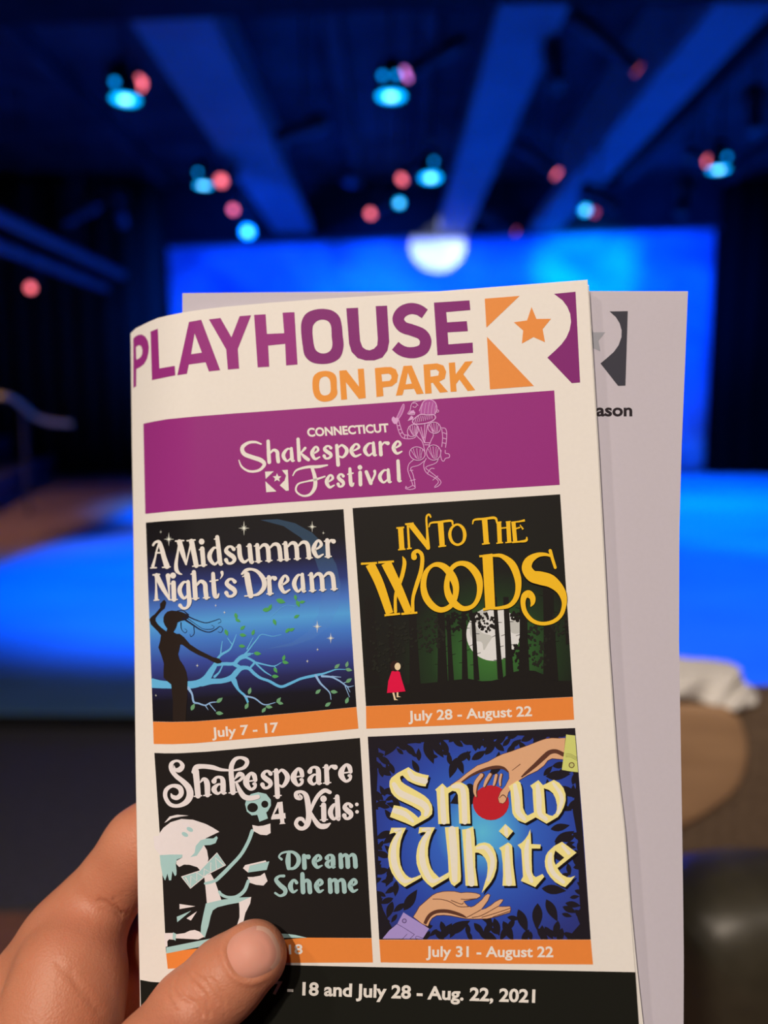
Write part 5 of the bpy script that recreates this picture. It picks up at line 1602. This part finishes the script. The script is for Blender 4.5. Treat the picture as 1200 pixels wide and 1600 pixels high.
def nail_rho(px, py):
    dx, dy = px - NAIL_C[0], py - NAIL_C[1]
    s = (dx * math.cos(NAIL_A) + dy * math.sin(NAIL_A)) / NAIL_L
    t = (-dx * math.sin(NAIL_A) + dy * math.cos(NAIL_A)) / NAIL_W
    return (np.abs(s) ** 2.5 + np.abs(t) ** 2.5) ** 0.4, s, t


def seg_d(px, py, pts):
    best = np.full(px.shape, 1e9)
    for (x0, y0), (x1, y1) in zip(pts, pts[1:]):
        l2 = (x1 - x0) ** 2 + (y1 - y0) ** 2
        t = np.clip(((px - x0) * (x1 - x0) + (py - y0) * (y1 - y0)) / l2, 0, 1)
        best = np.minimum(best, np.hypot(px - x0 - t * (x1 - x0), py - y0 - t * (y1 - y0)))
    return best


KN = lambda pts: [(p[0] / 2.4, 1200 + p[1] / 2.4) for p in pts]
CREASES = [(KN([(665, 775), (655, 815), (690, 860), (730, 880), (760, 930)]), .55, 2.0), (KN([(690, 760), (720, 800), (770, 850), (785, 930)]), .55, 2.0), (KN([(725, 770), (770, 800), (820, 880)]), .45, 2.0), (KN([(640, 800), (640, 850), (670, 900)]), .4, 2.0), (KN([(790, 790), (830, 850), (840, 900)]), .35, 2.0),
           (KN([(375, 500), (420, 528), (455, 547), (475, 553)]), .6, 5.0), (KN([(398, 498), (425, 525), (445, 550)]), .4, 1.9), (KN([(425, 490), (442, 520), (460, 550)]), .4, 1.9), (KN([(380, 528), (420, 548), (455, 562)]), .35, 1.9),
           (KN([(215, 730), (270, 790), (330, 850), (370, 910)]), .22, 6.0), (KN([(270, 760), (290, 830), (345, 890)]), .14, 5.0)]


def sdf(P):
    th = sd_chain(P, THUMB, 3.5)
    ix = sd_chain(P, INDEX, 4)
    pl = smin(sd_chain(P, PALM[1], 8), sd_chain(P, PALM[0], 5), 3)
    for c in PALM[2:4]:
        pl = smin(pl, sd_chain(P, c, 8), 9)
    pl = smin(pl, sd_chain(P, PALM[4], 6), 5)
    d = smin(pl, ix, 6)
    for c in (MIDDLE, RING, LITTLE):
        d = smin(d, sd_chain(P, c, 3), 3)
    return smin(d, th, 3.0)


def displace(P):
    """extra skin relief (mm outward) on the side the reader sees"""
    px, py = P[:, 0] / P[:, 2] * FPX + 600, P[:, 1] / P[:, 2] * FPX + 800
    d = np.zeros(len(P))
    for pts, a, w in CREASES:
        d -= a * np.exp(-(seg_d(px, py, pts) / w) ** 2)
    rho, s, t = nail_rho(px, py)
    front = np.array([zpage(min(max(x, 215), 900), y) for x, y in zip(px, py)]) * 1000 - P[:, 2] > 6
    bed = np.where(rho < 1.0, -0.35 * np.clip((1.0 - rho) / .12, 0, 1), 0) + 0.45 * np.exp(-((rho - 1.13) / .10) ** 2) * np.clip(0.5 - s * 1.2, 0, 1)
    return d + np.where(front & (rho < 1.7), bed, 0)


def surface_nets(f, lo, hi, h):
    n = np.ceil((hi - lo) / h).astype(int) + 1
    ax = [lo[i] + h * np.arange(n[i]) for i in range(3)]
    V = np.empty(tuple(n), np.float32)
    for k in range(n[0]):
        g = np.stack(np.meshgrid([ax[0][k]], ax[1], ax[2], indexing='ij'), -1).reshape(-1, 3)
        V[k] = f(g).reshape(n[1], n[2])
    ins = V < 0
    c = np.zeros(tuple(n - 1), np.int8)
    acc = np.zeros(tuple(n - 1) + (3,), np.float32)
    cnt = np.zeros(tuple(n - 1), np.float32)
    sl = lambda o, m: tuple(slice(o[i], o[i] + m[i]) for i in range(3))
    m1 = n - 1
    E = []
    for a in range(3):
        o2 = [0, 0, 0]
        o2[a] = 1
        sh = list(n)
        sh[a] -= 1
        A, Bv = V[sl((0, 0, 0), sh)], V[sl(o2, sh)]
        cross = (A < 0) != (Bv < 0)
        t = np.where(cross, A / np.where(cross, A - Bv, 1), 0)
        E.append((cross, A < 0))
        b_, c_ = [i for i in range(3) if i != a]
        for db in (0, 1):
            for dc in (0, 1):
                o = [0, 0, 0]
                o[b_], o[c_] = db, dc
                cr, tt = cross[sl(o, m1)], t[sl(o, m1)]
                cnt += cr
                p = np.zeros(3, np.float32)
                p[b_], p[c_] = db, dc
                for q in range(3):
                    acc[..., q] += cr * (tt if q == a else p[q])
    idx = -np.ones(tuple(m1), np.int64)
    act = cnt > 0
    idx[act] = np.arange(act.sum())
    cell = np.argwhere(act)
    verts = lo + h * (cell + acc[act] / cnt[act][:, None])
    faces = []
    for a in range(3):
        cross, neg = E[a]
        b_, c_ = [(1, 2), (2, 0), (0, 1)][a]
        I3 = np.argwhere(cross)
        ok = (I3[:, b_] > 0) & (I3[:, c_] > 0) & (I3[:, b_] < m1[b_]) & (I3[:, c_] < m1[c_])
        I3 = I3[ok]
        q = []
        for db, dc in ((-1, -1), (0, -1), (0, 0), (-1, 0)):
            J = I3.copy()
            J[:, b_] += db
            J[:, c_] += dc
            q.append(idx[J[:, 0], J[:, 1], J[:, 2]])
        Q = np.stack(q, 1)
        ng = neg[I3[:, 0], I3[:, 1], I3[:, 2]]
        Q[~ng] = Q[~ng][:, ::-1]
        faces.append(Q)
    return verts, np.concatenate(faces)


pts_all = [p for ch in [THUMB, INDEX, MIDDLE, RING, LITTLE] + PALM for p in ch]
lo = np.min([p - r for p, r in pts_all], axis=0) - 3
hi = np.max([p + r for p, r in pts_all], axis=0) + 3
HV, HF = surface_nets(sdf, lo, hi, 1.15)
def grad(P):
    e = 0.05
    g = np.stack([sdf(P + np.eye(3)[i] * e) - sdf(P - np.eye(3)[i] * e) for i in range(3)], 1)
    return g / (np.linalg.norm(g, axis=1)[:, None] + 1e-9)
for _ in range(2):
    HV = HV - grad(HV) * sdf(HV)[:, None]
# press the thumb pad flat on the cover and keep the fingers behind the sheet
pxs, pys = HV[:, 0] / HV[:, 2] * FPX + 600, HV[:, 1] / HV[:, 2] * FPX + 800
def cam_to_world(P):
    M3 = np.array([list(RGT), list(-UPV), list(FWD)])
    return np.array(CAM) + (P / 1000.0) @ M3


# finer mesh where the reader looks closely at the thumb and thumb web
def subdivide_near(V, F, test):
    """split quads whose centre passes test into four (cracks closed by fan faces)"""
    bm = bmesh.new()
    vs = [bm.verts.new(v) for v in V]
    for f in F:
        try:
            bm.faces.new([vs[i] for i in f])
        except ValueError:
            pass
    bm.verts.ensure_lookup_table()
    ed = [e for e in bm.edges if test((e.verts[0].co + e.verts[1].co) / 2)]
    bmesh.ops.subdivide_edges(bm, edges=ed, cuts=1, use_grid_fill=True)
    V2 = np.array([v.co[:] for v in bm.verts])
    bm.verts.index_update()
    F2 = [[v.index for v in f.verts] for f in bm.faces]
    bm.free()
    return V2, F2


def near(p):
    x, y = p[0] / p[2] * FPX + 600, p[1] / p[2] * FPX + 800
    return -30 < x < 500 and 1180 < y < 1640 and p[2] < 240


HV, HF = subdivide_near(HV, HF, near)
HV = HV - grad(HV) * sdf(HV)[:, None]
HV = HV + grad(HV) * displace(HV)[:, None]
for i in range(len(HV)):           # skin never passes into the paper it presses on
    p = HV[i]
    x, y = p[0] / p[2] * FPX + 600, p[1] / p[2] * FPX + 800
    if x > 221 and y > 1100:
        zf, zk = zpage(x, y) * 1000, (zpage(x, y) * 1.012 + 0.0012) * 1000
        if x > 283:
            zk = max(zk, zsheet(x, y) * 1000 + 0.5)
        m_ = (zf + zk) / 2
        if zf - 0.15 < p[2] < m_ and y < 1640:
            HV[i] = p * ((zf - 0.15) / p[2])
        elif m_ <= p[2] < zk:
            HV[i] = p * (zk / p[2])
wv = cam_to_world(HV)
HB = Vector(wv.mean(axis=0))
me = bpy.data.meshes.new('person')
me.from_pydata([tuple(p - np.array(HB)) for p in wv], [], HF)
me.polygons.foreach_set('use_smooth', [True] * len(me.polygons))
M_skin = pm('skin', (0.55, 0.21, 0.122), (0.61, 0.25, 0.15), 60, 0.5, bump=0.0, spec=0.45)
nt = M_skin.node_tree
b = nt.nodes['Principled BSDF']
b.inputs['Subsurface Weight'].default_value = 0.35
b.inputs['Subsurface Radius'].default_value = (1.0, 0.35, 0.2)
b.inputs['Subsurface Scale'].default_value = 0.004
tc = nt.nodes.new('ShaderNodeTexCoord')
vo = nt.nodes.new('ShaderNodeTexVoronoi')
vo.inputs['Scale'].default_value = 1500
n2 = nt.nodes.new('ShaderNodeTexNoise')
n2.inputs['Scale'].default_value = 420
n2.inputs['Detail'].default_value = 6
ad = nt.nodes.new('ShaderNodeMath')
ad.operation = 'MULTIPLY_ADD'
ad.inputs[1].default_value = 0.5
bp = nt.nodes.new('ShaderNodeBump')
bp.inputs['Strength'].default_value = 0.32
bp.inputs['Distance'].default_value = 0.0005
nt.links.new(tc.outputs['Object'], vo.inputs['Vector'])
nt.links.new(tc.outputs['Object'], n2.inputs['Vector'])
nt.links.new(vo.outputs['Distance'], ad.inputs[0])
nt.links.new(n2.outputs[0], ad.inputs[2])
nt.links.new(ad.outputs[0], bp.inputs['Height'])
nt.links.new(bp.outputs[0], b.inputs['Normal'])
# pinker skin in broad patches
n3 = nt.nodes.new('ShaderNodeTexNoise')
n3.inputs['Scale'].default_value = 28
mxn = nt.nodes.new('ShaderNodeMixRGB')
mxn.inputs[2].default_value = (0.57, 0.175, 0.13, 1)
rq = nt.nodes.new('ShaderNodeMapRange')
rq.inputs[1].default_value, rq.inputs[2].default_value, rq.inputs[3].default_value, rq.inputs[4].default_value = 0.45, 0.75, 0.0, 0.45
src = b.inputs['Base Color'].links[0].from_socket
nt.links.new(tc.outputs['Object'], n3.inputs['Vector'])
nt.links.new(n3.outputs[0], rq.inputs[0])
nt.links.new(rq.outputs[0], mxn.inputs[0])
nt.links.new(src, mxn.inputs[1])
nt.links.new(mxn.outputs[0], b.inputs['Base Color'])
hand = link('person', me, M_skin)
hand.location = HB
tag(hand, "person's bare hand gripping the booklet, thumb pressed on its cover and fingers behind", 'person')

# thumbnail: a thin curved plate seated on the nail bed
M_nail = pm('nail', (0.66, 0.30, 0.235), (0.70, 0.34, 0.27), 40, 0.5, spec=0.22)
nb = M_nail.node_tree.nodes['Principled BSDF']
nb.inputs['Subsurface Weight'].default_value = 0.3
nb.inputs['Subsurface Radius'].default_value = (1.0, 0.35, 0.2)
nb.inputs['Subsurface Scale'].default_value = 0.002


def hit(px, py):
    d = campt(px, py, 1.0)
    z = 160.0
    for _ in range(60):
        q = float(sdf((d * z)[None, :])[0])
        z += q * 0.9
        if abs(q) < 0.01:
            break
    return z


M_edge = pm('nail_edge', (0.74, 0.42, 0.32), (0.78, 0.47, 0.37), 40, 0.4, spec=0.4)
bm = bmesh.new()
NR, NA = 12, 48
rings = []
for i in range(NR + 1):
    r = i / NR
    ring = []
    for k in range(NA if i else 1):
        a = k * 2 * math.pi / NA
        ca, sa = math.cos(a), math.sin(a)
        q = (abs(ca) ** 2.5 + abs(sa) ** 2.5) ** -0.4 * r * 0.985
        s, t = ca * q, sa * q
        px = NAIL_C[0] + s * NAIL_L * math.cos(NAIL_A) - t * NAIL_W * math.sin(NAIL_A)
        py = NAIL_C[1] + s * NAIL_L * math.sin(NAIL_A) + t * NAIL_W * math.cos(NAIL_A)
        z = hit(px, py)
        lift = 0.42 * (1 - r ** 6) - 0.22 * r ** 8 + (0.25 * max(0, s) if r > .5 else 0)
        ring.append(bm.verts.new(Vector(cam_to_world((campt(px, py, 1.0) * (z - lift))[None, :])[0]) - HB))
    rings.append(ring)
for k in range(NA):
    bm.faces.new((rings[0][0], rings[1][k], rings[1][(k + 1) % NA]))
for u, v in zip(rings[1:], rings[2:]):
    for k in range(NA):
        f = bm.faces.new((u[k], v[k], v[(k + 1) % NA], u[(k + 1) % NA]))
        f.material_index = 1 if (v is rings[-1] or v is rings[-2]) and abs((k + NA / 2) % NA - NA / 2) < 9 else 0
o = bm_link('thumbnail', bm, [M_nail, M_edge], hand, True)
tag(o, 'glossy pink thumbnail')
